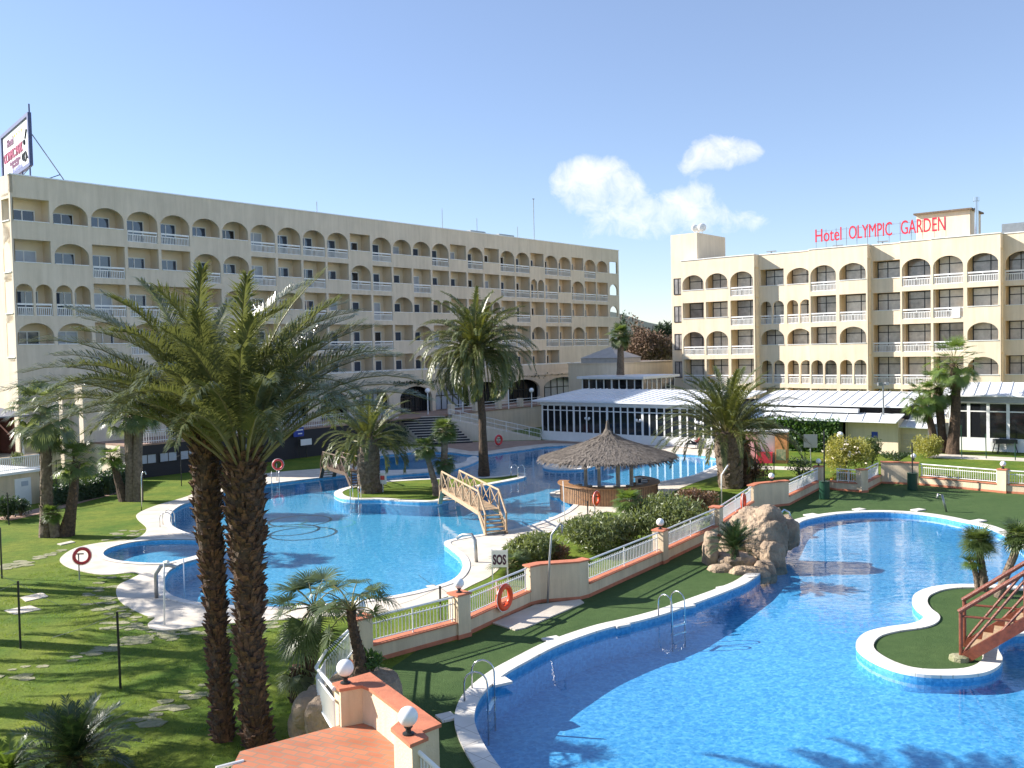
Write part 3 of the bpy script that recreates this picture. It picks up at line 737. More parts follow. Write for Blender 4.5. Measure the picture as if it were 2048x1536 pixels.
# trailing ivy along the arcade cornice
iv = MB(); rnd = random.Random(5)
for a, b, dens in ((785, 850, 200), (850, 960, 170), (1040, 1075, 26), (1085, 1120, 12)):
    for _ in range(dens):
        uu = ua_(rnd.uniform(a, b))
        p = ARC(uu, t0 + .15 + rnd.random() * .15, 6.0 - abs(rnd.gauss(0, .16)))
        s_ = rnd.uniform(.08, .2); d1 = Vector((rnd.uniform(-1, 1), rnd.uniform(-1, 1), rnd.uniform(-1, 1))).normalized() * s_; d2 = Vector((rnd.uniform(-1, 1), rnd.uniform(-1, 1), rnd.uniform(-1, 1))).normalized() * s_
        iv.add([p, p + d1, p + d1 + d2, p + d2], [(0, 1, 2, 3)])
MT['ivy'] = mat('dark_ivy', (.035, .06, .02), .6, .4, 6)
single(iv, 'ivy', MT['ivy'], 'dark ivy trailing along the cornice above the arches', 'ivy')
# storey under the terrace: dark band, window strip, railing
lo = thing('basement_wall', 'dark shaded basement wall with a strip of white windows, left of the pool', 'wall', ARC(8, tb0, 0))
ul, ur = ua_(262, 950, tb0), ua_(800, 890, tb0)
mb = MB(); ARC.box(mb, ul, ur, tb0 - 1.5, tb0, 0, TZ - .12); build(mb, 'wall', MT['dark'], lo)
for k in range(6):
    ua = ul + .6 + k * 1.75; f, p = window_meshes(ARC, ua, ua + 1.5, tb0 + .002, 1.05, .75, .05)
    fo = build(f, 'window', MT['black'], lo); sub(p, 'pane', MT['paneW'], fo, lo)
rl = thing('terrace_railing', 'white metal railing along the edge of the shaded hotel terrace, left of the pool', 'railing', ARC(ul + 3, tb0, TZ))
mb = MB()
for z in (TZ + .18, TZ + .85, TZ + 1.0): mb.tube([ARC(ul, tb0 - .1, z), ARC(ur, tb0 - .1, z)], .03, 6)
build(mb, 'rail', MT['white'], rl)
mb = MB(); n = int((ur - ul) / .2)
for k in range(n): u = ul + (ur - ul) * k / n; ARC.box(mb, u - .012, u + .012, tb0 - .112, tb0 - .088, TZ + .02, TZ + .85)
build(mb, 'baluster', MT['white'], rl)
tz_r = ua_(1084, 845, tb0)
struct(MB().prism([ARC(ul, tb0 - 1.501, 0), ARC(tz_r, tb0 - 1.501, 0), ARC(tz_r + 22, 0.05, 0), ARC(ul, 0.05, 0)], 0, TZ - .121), 'terrace', MT['creamA'])
struct(MB().prism([ARC(ul, tb0 + .05, 0), ARC(tz_r, tb0 + .05, 0), ARC(tz_r + 22, 0.05, 0), ARC(ul, 0.05, 0)], TZ - .12, TZ), 'terrace_paving', MT['pinkpave'])
# ---- hotel B, on the right
angB = 2.2596
dB = Vector((math.sin(angB), math.cos(angB), 0)); nB = Vector((dB.y, -dB.x, 0))
oB = Vector((20.38, 110.43, 0)); wB = 2.715; NB = 14; zB = 13.87; roofB = 17.94
FB = Frame(oB, dB, nB, KH, ZH)
hotelB = thing('hotel_building', 'sunlit pale yellow hotel with arched balconies and red roof letters, right side', 'hotel', oB)
offB = [0, .15, .15, -.85, -.85, .1, .1, -.85, -.3, .1, .1, -.85, .1, .1]
rowsB = [("aaaraaaraaaaaa", "ppbppbppbbbbbb"), ("rrrddrrrrrrrrr", "ppbbbbbpbbppbb"), ("aaraaracrrraraa".replace('c', '')[:14], "bbbppppbbbppbb"), ("rrrdddd" + "rrraraa", "bbbbbbb" + "bbbpppp"), ("wwwrrrrrrrrrrr", "wwwbbbbbbbbbbb")]
wallB = MB(); innB = MB(); capB = MB(); dB_ = 1.0
for r, (ks, rs) in enumerate(rowsB):
    z = zB - FH * r
    for c in range(NB):
        k, rl_ = ks[c], rs[c]; t = offB[c]
        if k == 'w': facade_cell(wallB, FB, c * wB, t, z, wB, 'w', 'p', .3); continue
        facade_cell(wallB, FB, c * wB, t, z, wB, k, rl_, .3)
        if rl_ == 'p': build(FB.box(MB(), c * wB + .15, (c + 1) * wB - .15, t - .2, t + .05, z + .99, z + 1.05), 'rail_cap', MT['white'], hotelB)
        else: build(balustrade(FB, c * wB + .15, (c + 1) * wB - .15, t, z, .13), 'balustrade', MT['white'], hotelB)
        FB.box(innB, c * wB - .07, c * wB + .07, -2.2, min(t, offB[c - 1] if c else t) - .221, z, z + FH - .16)
        FB.box(innB, c * wB + .07, (c + 1) * wB - .07, t - dB_ - .45, t - dB_ - .3, z, z + FH - .16)
        f, p = window_meshes(FB, c * wB + (.30 if c not in (3, 4, 7, 11) else .2), (c + 1) * wB - .12, t - dB_ - .298, z, 2.62, .075, (.38,) if c % 2 else (.62,), 1.95)
        fo = build(f, 'window', MT['black'], hotelB); sub(p, 'pane', MT[RW.choice(['paneB', 'paneB', 'paneB3', 'paneB3', 'paneB2'])], fo, hotelB)
    for c in range(NB): FB.box(innB, c * wB, (c + 1) * wB, -2.3, offB[c] - .221, z - .17, z)
for c in range(NB):
    t = offB[c]
    FB.box(innB, c * wB, (c + 1) * wB, -2.3, t - .221, zB + FH - .16, zB + FH)
    FB.box(wallB, c * wB, (c + 1) * wB, t - .22, t, zB + FH, roofB)
    FB.box(wallB, c * wB, (c + 1) * wB, t - .22, t, 0, zB - 4 * FH)
    FB.box(capB, c * wB - .03, (c + 1) * wB + .03, -1.3, t + .06, roofB + .001, roofB + .08)
    tp = offB[c - 1] if c else None      # returns between stepped bays
    if tp is not None and abs(tp - t) > .01:
        lo_, hi = min(tp, t), max(tp, t); uu = c * wB
        if tp > t: FB.box(wallB, uu - .22, uu - .002, lo_ - .3, hi - .221, 0, roofB)
        else: FB.box(wallB, uu + .002, uu + .22, lo_ - .3, hi - .221, 0, roofB)
FB.box(wallB, .002, .22, -2.3, offB[0] - .221, 0, roofB)
body = MB(); FB.box(body, .25, NB * wB, -15, -2.301, 0, roofB - .3); FB.box(body, .25, NB * wB, -15, -1.0, roofB - .5, roofB - .31); build(body, 'core', MT['creamB'], hotelB)
# stair tower on the left edge with its small windows, and satellite dishes
tu = FB.col(1394, 490, -.9); tback = -4.0
while FB.col(1450, 500, tback) > tu and tback > -14: tback -= .1
tw = MB(); FB.box(tw, -1.65, -.002, tback, -.9, 0, roofB + 2.9); FB.box(tw, -.001, tu, tback, -.9, roofB - .3, roofB + 2.899)
build(tw, 'stair_tower', MT['creamB'], hotelB)
for r in range(4):
    f, p = window_meshes(FB, -1.35, -.3, -.898, zB - FH * r + .7, 1.7, .07)
    fo = build(f, 'window', MT['black'], hotelB); sub(p, 'pane', MT['paneB2'], fo, hotelB)
build(wallB, 'wall', MT['creamB'], hotelB); build(innB, 'balcony_wall', MT['innerB'], hotelB); build(capB, 'roof_coping', MT['white'], hotelB)
# roof house with its flue and plant
def uB(px, py=480, t=-.8): return FB.col(px, py, t)
H0, H1 = uB(1833, 450, -5.5), uB(1940, 450, -5.5)
ph = MB(); u0, u1 = 7.9 * wB, 11.0 * wB
FB.box(ph, H0, H1, -9.5, -5.5, roofB - .3, roofB + 2.9); build(ph, 'roof_house', MT['creamB'], hotelB)
ph = MB(); FB.box(ph, H0 - .2, H1 + .2, -9.8, -5.2, roofB + 2.9, roofB + 3.05); build(ph, 'roof_slab', MT['trunkg'] if 'trunkg' in MT else MT['creamB'], hotelB)
ph = MB(); b = FB(H1 + .5, -5.6, roofB - .3); ph.tube([b, b + Vector((0, 0, 4.6))], .2, 12); ph.tube([b + Vector((0, 0, 4.5)), b + Vector((0, 0, 4.9))], .32, 12)
build(ph, 'flue', MT['chrome'], hotelB)
ph = MB()
for u in (H1 + 3.2, H1 + 5.2): FB.box(ph, u, u + 1.7, -4.2, -2.4, roofB - .3, roofB + 1.0)
build(ph, 'air_conditioner', MT['grey'], hotelB)
dish = MB()
for k, (u, t, rr) in enumerate(((.6, -2.0, .42), (1.3, -2.3, .5), (.3, -3.4, .3))):
    c = FB(u, t, roofB + 3.35 + rr * .4)
    dish.add(*[x for x in (lambda m: (m.v, m.f))(MB().sphere(c, rr, 14, 8, (1, .35, 1)))]); dish.tube([FB(u, t, roofB + 2.8), c], .04, 6)
build(dish, 'satellite_dish', MT['white'], hotelB, smooth=True)
vents = MB()
for a in (3.3, 5.7, 7.2): FB.box(vents, a * wB, a * wB + .9, -1.2, -.9, roofB + .25, roofB + .33); FB.box(vents, a * wB + .4, a * wB + .5, -1.1, -1.0, roofB, roofB + .25)
build(vents, 'roof_spotlight', MT['grey'], hotelB)
# towel over a balcony rail
single(FB.box(MB(), 9.62 * wB, 9.85 * wB, .12, .15, zB - FH + .1, zB - FH + 1.04), 'towel', MT['white'], 'white towel hung over a balcony rail of the right hotel', 'towel')
# ---- lettering
def text_mesh(s, size, depth, sx=1.0, bold=0.0, align='LEFT'):
    cu = bpy.data.curves.new('t', 'FONT'); cu.body = s; cu.size = size; cu.extrude = depth; cu.offset = bold; cu.resolution_u = 3; cu.align_x = align
    ob = bpy.data.objects.new('t', cu); COL.objects.link(ob)
    dg = bpy.context.evaluated_depsgraph_get(); dg.update()
    me = bpy.data.meshes.new_from_object(ob.evaluated_get(dg))
    v = [(p.co.x * sx, p.co.y, p.co.z) for p in me.vertices]; f = [tuple(p.vertices) for p in me.polygons]
    COL.objects.unlink(ob); bpy.data.objects.remove(ob); bpy.data.meshes.remove(me)
    return v, f
def place_text(mb, s, size, depth, o, ax, upv, nrm, width=None, bold=0.0):
    v, f = text_mesh(s, size, depth, 1, bold); x1 = max(p[0] for p in v); x0 = min(p[0] for p in v); k = (width / (x1 - x0)) if width else 1
    return mb.add([o + ax * ((p[0] - x0) * k) + upv * p[1] + nrm * p[2] for p in v], f)
rs_ = thing('roof_sign', 'red letters reading Hotel OLYMPIC GARDEN on thin posts above the right hotel roof', 'sign', FB(uB(1760), -.8, roofB))
for wd, a, b in (('Hotel', 1631, 1683), ('OLYMPIC', 1698, 1784), ('GARDEN', 1802, 1891)):
    mb = MB(); ua, ub = uB(a), uB(b)
    place_text(mb, wd, 1.75 * KH, .06, FB(ua, -.8, roofB + .75), dB, Vector((0, 0, 1)), nB, (ub - ua) * KH, 0.0)
    build(mb, 'letters', MT['signred'], rs_)
mb = MB()
ua, ub = uB(1631), uB(1891)
for k in range(13): u = ua + (ub - ua) * k / 12; mb.beam(FB(u, -.95, roofB - .3), FB(u, -.95, roofB + 1.9), .04, .04)
for z in (.85, 1.75): mb.beam(FB(ua, -.92, roofB + z), FB(ub, -.92, roofB + z), .03, .03)
build(mb, 'frame', MT['grey'], rs_)
# ---- roof sign on hotel A
MT['signblue'] = mat('blue_lattice_steel', (.08, .10, .22), .5, .2, 3); MT['purple'] = mat('purple_letters', (.16, .03, .10), .5); MT['yellow'] = mat('yellow_star', (.75, .62, .06), .5); MT['crim'] = mat('crimson_letters', (.36, .03, .10), .5); MT['signboard'] = mat('white_sign_board', (.80, .80, .82), .5, .03, 2)
MT['paleblue'] = mat('pale_blue_letters', (.25, .27, .55), .5); MT['orangeS'] = mat('orange_lettering', (.8, .35, .05), .5)
sd_ = Vector((-.64, .77, 0)).normalized(); SE = Frame(FA(1.75, -.6, 0), sd_, Vector((-sd_.y, sd_.x, 0)) * -1 if False else Vector((-sd_.y, -abs(sd_.x), 0)).normalized() * 1.0, KH, ZH)
HW = 8.6
sg = thing('roof_sign', 'lattice framed billboard with crimson lettering and stars on the left hotel roof', 'sign', SE(0, 0, roofA))
zb, zt = roofA + 1.0, roofA + 4.55
mb = MB(); SE.box(mb, .0, HW, -.03, .0, zb + .15, zt - .15); build(mb, 'board', MT['signboard'], sg)
mb = MB()
for u in (-.1, HW + .1): SE.box(mb, u - .17, u + .17, -.12, .12, zb - .1, zt + .1)
for z in (zb, zt): SE.box(mb, 0.07, HW - .07, -.12, .12, z - .13, z + .13)
SE.box(mb, -.25, -.2, -.05, .05, zt, zt + .7)
for u in (.2, 2.5, 5): SE.box(mb, u - .05, u + .05, -.05, .05, roofA - .4, zb - .1)
build(mb, 'frame', MT['signblue'], sg)
mb = MB(); top = SE(-.1, -.15, zt - 1.4); foot = FA(FA.col(141, 366, -.9), -.9, roofA - .4); mid = top.lerp(foot, .72)
mb.tube([top, foot], .05, 6); mb.tube([mid, FA(FA.col(68, 355, -.7), -.7, roofA - .3)], .04, 6); mb.tube([SE(-.1, -.1, zb), FA(.85, -.7, roofA - .3)], .04, 6)
build(mb, 'brace', MT['grey'], sg)
# seen from the garden the board reads left to right = from far end to near corner
AX = -sd_; SN = SE.n / KH 
def st(s, size, u_left, z, w, m, nm='lettering'):
    mb = MB(); place_text(mb, s, size * KH, .02, SE(u_left, .03, z), AX, Vector((0, 0, 1)), SN, w * KH, .03); build(mb, nm, MT[m], sg)
st('Hotel', .8, 6.9, zt - 1.15, 2.0, 'purple')
st('OLYMPIC PARK', 1.0, 8.2, zt - 2.2, 6.2, 'crim')
mb = MB()
for k in range(4):
    c = SE(4.5 - k * .75, .03, zt - .65); v = []
    for j in range(10):
        a = math.pi / 2 + j * math.pi / 5; rr = .28 if j % 2 == 0 else .12
        v.append(c + AX * rr * math.cos(a) + Vector((0, 0, 1)) * rr * math.sin(a))
    v.append(c); mb.add(v, [(j, (j + 1) % 10, 10) for j in range(10)])
build(mb, 'star', MT['yellow'], sg)
mb = MB()       # illegible smaller lines read only as dashes at this distance
rnd = random.Random(2)
for row, (z, u0_, u1_) in enumerate(((zt - 2.65, 6.3, 3.0), (zt - 2.95, 5.6, 3.3))):
    u = u0_
    while u > u1_:
        w = rnd.uniform(.12, .25); SE.box(mb, u - w, u, .005, .03, z, z + rnd.uniform(.2, .3)); u -= w + .1
build(mb, 'lettering', MT['purple'], sg)
mb = MB(); u = 5.6
while u > 2.6:
    w = rnd.uniform(.12, .3); SE.box(mb, u - w, u, .005, .03, zb + .25, zb + rnd.uniform(.4, .55)); u -= w + .1
build(mb, 'lettering', MT['paleblue'], sg)
mb = MB()
for (u, z, r_) in ((1.35, zt - 2.75, .38), (1.9, zt - 2.7, .3), (1.45, zt - 1.7, .2)): build(MB().torus(SE(u, .04, z), r_, .05, SN, 20, 6), 'emblem_ring', MT['black'], sg)
mb.beam(SE(1.2, .04, zt - 1.5), SE(.7, .04, zt - .9), .1, .05); mb.beam(SE(1.1, .04, zt - 2.4), SE(.6, .04, zt - 3.0), .12, .05)
build(mb, 'emblem', MT['black'], sg)
ZV_ = Vector((0, 0, 1))
FBW = Frame((17.72, 96.03, 0), dB, nB)
# ------------------------------------------------------------------ pavilions and low buildings
UP = Vector((0, 0, 1))
def seamed_roof(mb, fr, u0, u1, ta, za, tb, zb, th=.12, seam=.9, lean=0.0):
    a = fr(u0, ta, za); b = fr(u1, ta, za); c = fr(u1, tb, zb); d = fr(u0, tb, zb)
    mb.obox(a - UP * th, b - a, d - a, UP * th)
    n = int((u1 - u0) / seam)
    for k in range(1, n):
        u = u0 + (u1 - u0) * k / n
        mb.beam(fr(u, ta, za + .03), fr(u - lean, tb, zb + .03), .06, .06)
    return mb
def glazed_front(root, fr, u0, u1, t, zb, zt, step, sill, trans, mat_f='white', pane='blackglass', every=0):
    n = max(1, int(round((u1 - u0) / step)))
    mb = MB(); fr.box(mb, u0, u1, t - .12, t, zb, sill); build(mb, 'plinth', MT['white'], root)
    for k in range(n):
        a = u0 + (u1 - u0) * k / n; b = u0 + (u1 - u0) * (k + 1) / n
        wide = .17 if (every and k % every == 0) else .085
        f = MB(); p = MB()
        fr.box(f, a, a + wide, t - .06, t + .012, sill, zt); fr.box(f, b - .06, b, t - .06, t + .01, sill, zt)
        fr.box(f, a + wide, b - .06, t - .06, t + .008, trans, trans + .09)
        fr.box(f, a + wide, b - .06, t - .06, t + .008, zt - .06, zt); fr.box(f, a + wide, b - .06, t - .06, t + .008, sill, sill + .06)
        fr.box(p, a + wide, b - .06, t - .05, t - .03, sill + .06, zt - .06)
        fo = build(f, 'window', MT[mat_f], root); sub(p, 'pane', MT[pane], fo, root)
pv = thing('glass_pavilion', 'long white glazed poolside pavilion with a shallow white metal roof, behind the thatched bar', 'pavilion', FBW(-10, 11.1, 0))
glazed_front(pv, FBW, -10, 10.5, 11.1, 0, 3.55, .79, .85, 3.0, every=5)
EB = Frame(FBW(-10, 11.1, 0), -nB, -dB)
glazed_front(pv, EB, 0, 6, 0, 0, 3.55, .85, .85, 3.0)
mb = MB(); FBW.box(mb, -10.05, 10.5, 10.7, 11.25, 3.56, 3.95); build(mb, 'fascia', MT['white'], pv)
mb = MB(); seamed_roof(mb, FBW, -10.6, 10.6, 11.8, 4.05, 3.0, 4.8, .1, .8); FBW.box(mb, -10.6, 10.6, 11.72, 11.86, 3.9, 4.08); seamed_roof(mb, FBW, 10.62, 24.5, 7.2, 3.85, 1.0, 4.75, .1, .9, .5); build(mb, 'roof', MT['whiteM'], pv)
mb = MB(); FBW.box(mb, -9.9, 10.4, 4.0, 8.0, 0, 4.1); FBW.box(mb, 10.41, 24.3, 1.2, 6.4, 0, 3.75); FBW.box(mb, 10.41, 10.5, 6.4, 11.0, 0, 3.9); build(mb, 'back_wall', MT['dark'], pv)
mb = MB(); seamed_roof(mb, FBW, 10.62, 24.2, 9.3, 2.72, 7.0, 3.25, .08, 1.25, .5); FBW.box(mb, 10.7, 20.6, 7.1, 7.6, 3.28, 3.6); build(mb, 'canopy_roof', MT['whiteM'], pv)
mb = MB(); FBW.box(mb, 19.9, 24.0, 4.0, 8.1, 0, 2.8); build(mb, 'wall', MT['creamB'], pv)
mb = MB(); FBW.box(mb, 21.9, 22.4, 8.101, 8.13, 1.3, 1.8); o = build(mb, 'sign_plate', MT['blue'], pv)
mb = MB(); mb.tube([FBW(19.85, 8.2, 0), FBW(19.85, 8.2, 2.7)], .06, 8); build(mb, 'downpipe', MT['creamB'], pv)
# wall lamps (two globes on a bracket) on the pavilion
for k, u in enumerate((-4.2, 1.6, 7.9)):
    c = FBW(u, 11.35, 2.35); t = thing('wall_lamp', ['twin white globe wall lamp on the glass pavilion, leftmost one above the thatch', 'twin white globe wall lamp on the glass pavilion, middle one right of the thatch tip', 'twin white globe wall lamp on the glass pavilion beside the loungers'][k], 'lamp', c, 'wall lamps on the glass pavilion')
    mb = MB(); mb.sphere(c + dB * .2, .13, 12, 8); mb.sphere(c - dB * .2, .13, 12, 8); build(mb, 'globe', MT['globe'], t, True)
    mb = MB(); mb.beam(c - nB * .2 - UP * .05, c - UP * .05, .04, .04); mb.beam(c - dB * .2 - UP * .15, c + dB * .2 - UP * .15, .04, .04); build(mb, 'bracket', MT['white'], t)
# pump house
pm = thing('pump_house', 'small cream pump house with a white seamed lean-to roof and a pale vent grid', 'shed', FBW(22.7, 7.3, 0))
PH = Frame(G(1769, 906), dB, nB)
mb = MB(); PH.box(mb, 0, 3.9, -5, 0, 0, 2.25); build(mb, 'wall', MT['creamB'], pm)
mb = MB(); seamed_roof(mb, PH, -.5, 4.2, .5, 2.25, -4.6, 4.0, .08, 1.1, .5); build(mb, 'roof', MT['whiteM'], pm)
mb = MB()
for i in range(3):
    for j in range(2):
        PH.box(mb, .95 + i * .52, 1.40 + i * .52, .002, .03, .75 + j * .48, 1.16 + j * .48)
build(mb, 'vent_grid', mat('pale_vent', (.62, .53, .42), .7), pm)
# right pavilion
RU = FBW.col(1898, 885, 7.6)
rp = thing('glass_pavilion', 'glazed pavilion with tall white posts and seamed roof at the right edge of the photo', 'pavilion', FBW(27.5, 9, .6))
RZ = .6
glazed_front(rp, FBW, RU, RU + 11, 7.6, RZ, 4.3, 1.3, RZ + .95, 3.6, every=1)
mb = MB(); FBW.box(mb, RU - .4, RU + 11, 7.3, 7.8, 4.32, 4.75); build(mb, 'fascia', MT['grey'], rp)
mb = MB(); seamed_roof(mb, FBW, RU - .6, RU + 11, 8.1, 4.9, 4.2, 5.75, .1, .8, .5); build(mb, 'roof', MT['whiteM'], rp)
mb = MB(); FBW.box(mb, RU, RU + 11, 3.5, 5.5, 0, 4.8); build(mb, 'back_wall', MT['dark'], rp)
# upper pavilion and link block between the hotels
up_ = thing('glass_pavilion', 'small upper glazed pavilion with pale blue roof edge, between the two hotels', 'pavilion', Vector((14.1, 100, 3)))
P0 = Vector((14.1, 100, 0)); U1 = Frame(P0 - dB * 8, dB, nB)
glazed_front(up_, U1, 0, 8, 0, 3.3, 5.7, .95, 4.0, 4.35, every=4)
U2 = Frame(P0, dA, nA)
glazed_front(up_, U2, 0.02, 7, 0, 3.3, 5.7, 1.0, 4.0, 4.35, every=3)
mb = MB(); mb.prism([U1(-.4, .4, 0), P0 + nB * .5 + dB * .4, U2(7.5, .4, 0), U2(7.5, -5, 0), U1(-.4, -5, 0)], 5.72, 6.0); build(mb, 'roof', MT['whiteM'], up_)
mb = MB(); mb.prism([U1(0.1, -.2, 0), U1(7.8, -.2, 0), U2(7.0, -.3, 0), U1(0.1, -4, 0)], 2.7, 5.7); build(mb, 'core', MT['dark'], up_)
lk = thing('link_building', 'low cream flat-roofed link block joining the two hotels', 'building', Vector((12.45, 108, 0)))
Q0 = Vector((12.45, 108, 0))
mb = MB(); mb.prism([Q0 - dB * 7.2, Q0, Q0 + dA * 14, Q0 + dA * 14 - dB * 7, Q0 - dB * 7.2 + dA * 14], 0, 7.3); build(mb, 'wall', MT['creamB'], lk)
mb = MB(); mb.prism([Q0 - dB * 7.3 + nB * .1, Q0 + nB * .1 + dB * .1, Q0 + dA * 14 + dB * .1, Q0 + dA * 14 - dB * 7, Q0 - dB * 7.3 + dA * 14], 7.301, 7.4); build(mb, 'parapet_cap', MT['creamA'], lk)
c = H(1222, 716, 113); c.z = 0; cz = 7.95
tr_ = thing('tent_roof_building', 'small block with a grey pyramid roof beside the left hotel end', 'building', c)
mb = MB(); a, b = dB * 2.75, nB * 2.75
mb.add([c - a - b + UP * cz, c + a - b + UP * cz, c + a + b + UP * cz, c - a + b + UP * cz, c + UP * 9.3], [(0, 1, 4), (1, 2, 4), (2, 3, 4), (3, 0, 4), (3, 2, 1, 0)])
MT['slate'] = mat('grey_membrane_roof', (.42, .40, .37), .7, .1, 2)
build(mb, 'roof', MT['slate'], tr_)
mb = MB(); mb.prism([c - a * .95 - b * .95, c + a * .95 - b * .95, c + a * .95 + b * .95, c - a * .95 + b * .95], 7.41, cz - .02); build(mb, 'wall', MT['slate'], tr_)
# stairs, ramp and terrace rail in front of the arcade
st_ = thing('garden_stairs', 'wide pale stone stairs going down from the hotel terrace, behind the fan palms', 'stairs', G(905, 886))
sA, sB = G(850, 890), G(945, 886); bk = nA * -1
for k in range(11):
    mb = MB(); h = TZ * (11 - k) / 11 - .003
    a = sA + bk * (10 - k) * .36; b = sB + bk * (10 - k) * .36
    mb.prism([a, b, b + bk * .36, a + bk * .36], 0, h); so_ = build(mb, 'step', MT['deck'], st_); sub(MB().obox(a - bk * .02 + ZV_ * max(0, h - TZ / 11), b - a, bk * .018, ZV_ * (TZ / 11 - .05)), 'riser', MT['dark'], so_, st_)
rm = thing('access_ramp', 'cream ramp with double white handrails sloping down to the pool paving', 'ramp', G(1081, 881))
ra, rb_ = sB + bk * 3.2 + dA * .1, G(1082, 880)
w = (rb_ - ra).normalized(); w = Vector((-w.y, w.x, 0)) * 1.5
RH = 2.3
mb = MB(); mb.add([ra, rb_, rb_ + w, ra + w, Vector((ra.x, ra.y, RH)), Vector((rb_.x, rb_.y, .08)), Vector((rb_.x, rb_.y, .08)) + w, Vector((ra.x, ra.y, RH)) + w], [(0, 3, 2, 1), (4, 5, 6, 7), (0, 1, 5, 4), (1, 2, 6, 5), (2, 3, 7, 6), (3, 0, 4, 7)])
build(mb, 'wall', MT['creamA'], rm)
mb = MB()
for zz in (.55, 1.0): mb.tube([Vector((ra.x, ra.y, RH + zz)), Vector((rb_.x, rb_.y, .08 + zz)), Vector((rb_.x, rb_.y, .08)) + (rb_ - ra).normalized() * .2], .03, 6)
for k in range(9):
    p = ra.lerp(rb_, k / 8); z = RH + (.08 - RH) * k / 8; mb.tube([(p.x, p.y, z), (p.x, p.y, z + 1.0)], .025, 6)
for k in range(60):
    p = ra.lerp(rb_, k / 60); z = RH + (.08 - RH) * k / 60; mb.beam((p.x, p.y, z + .1), (p.x, p.y, z + .98), .015, .015)
build(mb, 'handrail', MT['white'], rm)
ta, tb = ARC(ua_(905, 840, tb0), tb0 - .15, TZ), ARC(tz_r, tb0 - .15, TZ)
tr2 = thing('terrace_railing', 'low white terrace railing between cream pillars below the arches, right of the tall palm', 'railing', ta)
mb = MB()
for z in (.25, .6, .9): mb.tube([ta + UP * z, tb + UP * z], .03, 6)
build(mb, 'rail', MT['white'], tr2)
for k in range(5):
    p = ta.lerp(tb, k / 4); mb = MB().box(p + UP * .5, (.55, .55, 1.0), -.7); build(mb, 'pillar', MT['creamA'], tr2)
mb = MB(); ARC.box(mb, ua_(905, 840, tb0), tz_r, tb0 - 1.4, tb0 - .01, 0, TZ - .125); build(mb, 'wall', MT['creamA'], tr2)
# ------------------------------------------------------------------ left side service block, veranda
sv = thing('service_block', 'low cream service block with a white door, at the left edge behind the lawn', 'building', G(60, 1012))
s0, s1 = G(-60, 1029), G(90, 1004); sd = (s1 - s0).normalized(); sn = Vector((sd.y, -sd.x, 0))
SV = Frame(s0, sd, sn); L = (s1 - s0).length
mb = MB(); SV.box(mb, 0, L, -9, 0, 0, 2.05); build(mb, 'wall', MT['wallN'], sv)
mb = MB(); SV.box(mb, -.1, L + .1, -9.1, .15, 2.051, 2.2); build(mb, 'slab', MT['white'], sv)
ud = (G(58, 1012) - s0).dot(sd)
mb = MB(); SV.box(mb, ud - .58, ud + .5, .002, .05, .02, 1.75); dr = build(mb, 'door', MT['white'], sv)
mb = MB(); SV.box(mb, ud - .15, ud + .3, .051, .07, 1.25, 1.55); sub(mb, 'vent', MT['paneW'], dr, sv)
mb = MB()
for z in (2.35, 3.1): mb.tube([SV(L * .35, -.1, z), SV(L, -.1, z)], .03, 6)
for k in range(26): u = L * .35 + L * .65 * k / 25; mb.beam(SV(u, -.1, 2.2), SV(u, -.1, 3.1), .025, .025)
build(mb, 'railing', MT['white'], sv)
vr = thing('veranda', 'shaded terrace restaurant veranda with grey awning and dark interior, at the left edge', 'veranda', SV(0, -10, 0))
mb = MB(); SV.box(mb, -4, L + 6.5, -16, -9.11, 0, 2.1); build(mb, 'base', MT['wallN'], vr)
mb = MB(); SV.box(mb, -4, L + 6, -16, -15.8, 2.1, 5.6); SV.box(mb, L + 5.6, L + 5.8, -15.8, -12, 2.1, 5.0); build(mb, 'back_wall', mat('brown_red_wall', (.16, .055, .035), .8, .3, 1.5), vr)
mb = MB(); a = SV(-4, -10.4, 5.0); mb.obox(a, SV(L + 6, -10.4, 5.0) - a, SV(-4, -15.7, 5.7) - a, UP * .1); build(mb, 'awning', mat('grey_awning', (.20, .20, .22), .8, .1, 1), vr)
for k in range(5):
    u = -3.5 + (L + 9) * k / 4; mb = MB(); mb.tube([SV(u, -10.6, 2.1), SV(u, -10.6, 5.0)], .07, 8); build(mb, 'post', MT['white'], vr)
for k, (u, t) in enumerate(((1.5, -12), (4.2, -12.6), (6.6, -11.8), (9, -13))):
    c = SV(u, t, 2.1); tb_ = thing('patio_table', ['round patio table nearest the left edge of the photo, under the awning', 'round patio table second from the left under the awning', 'round patio table third from the left under the awning', 'round patio table fourth from the left under the awning'][k], 'table', c, 'tables under the veranda awning')
    mb = MB(); mb.lathe(c + UP * .7, [(.5, 0), (.5, .04)], 16); build(mb, 'tabletop', MT['white'], tb_)
    mb = MB(); mb.tube([c, c + UP * .7], .04, 8); mb.lathe(c, [(.25, 0), (.2, .04)], 12); build(mb, 'pedestal', MT['grey'], tb_)
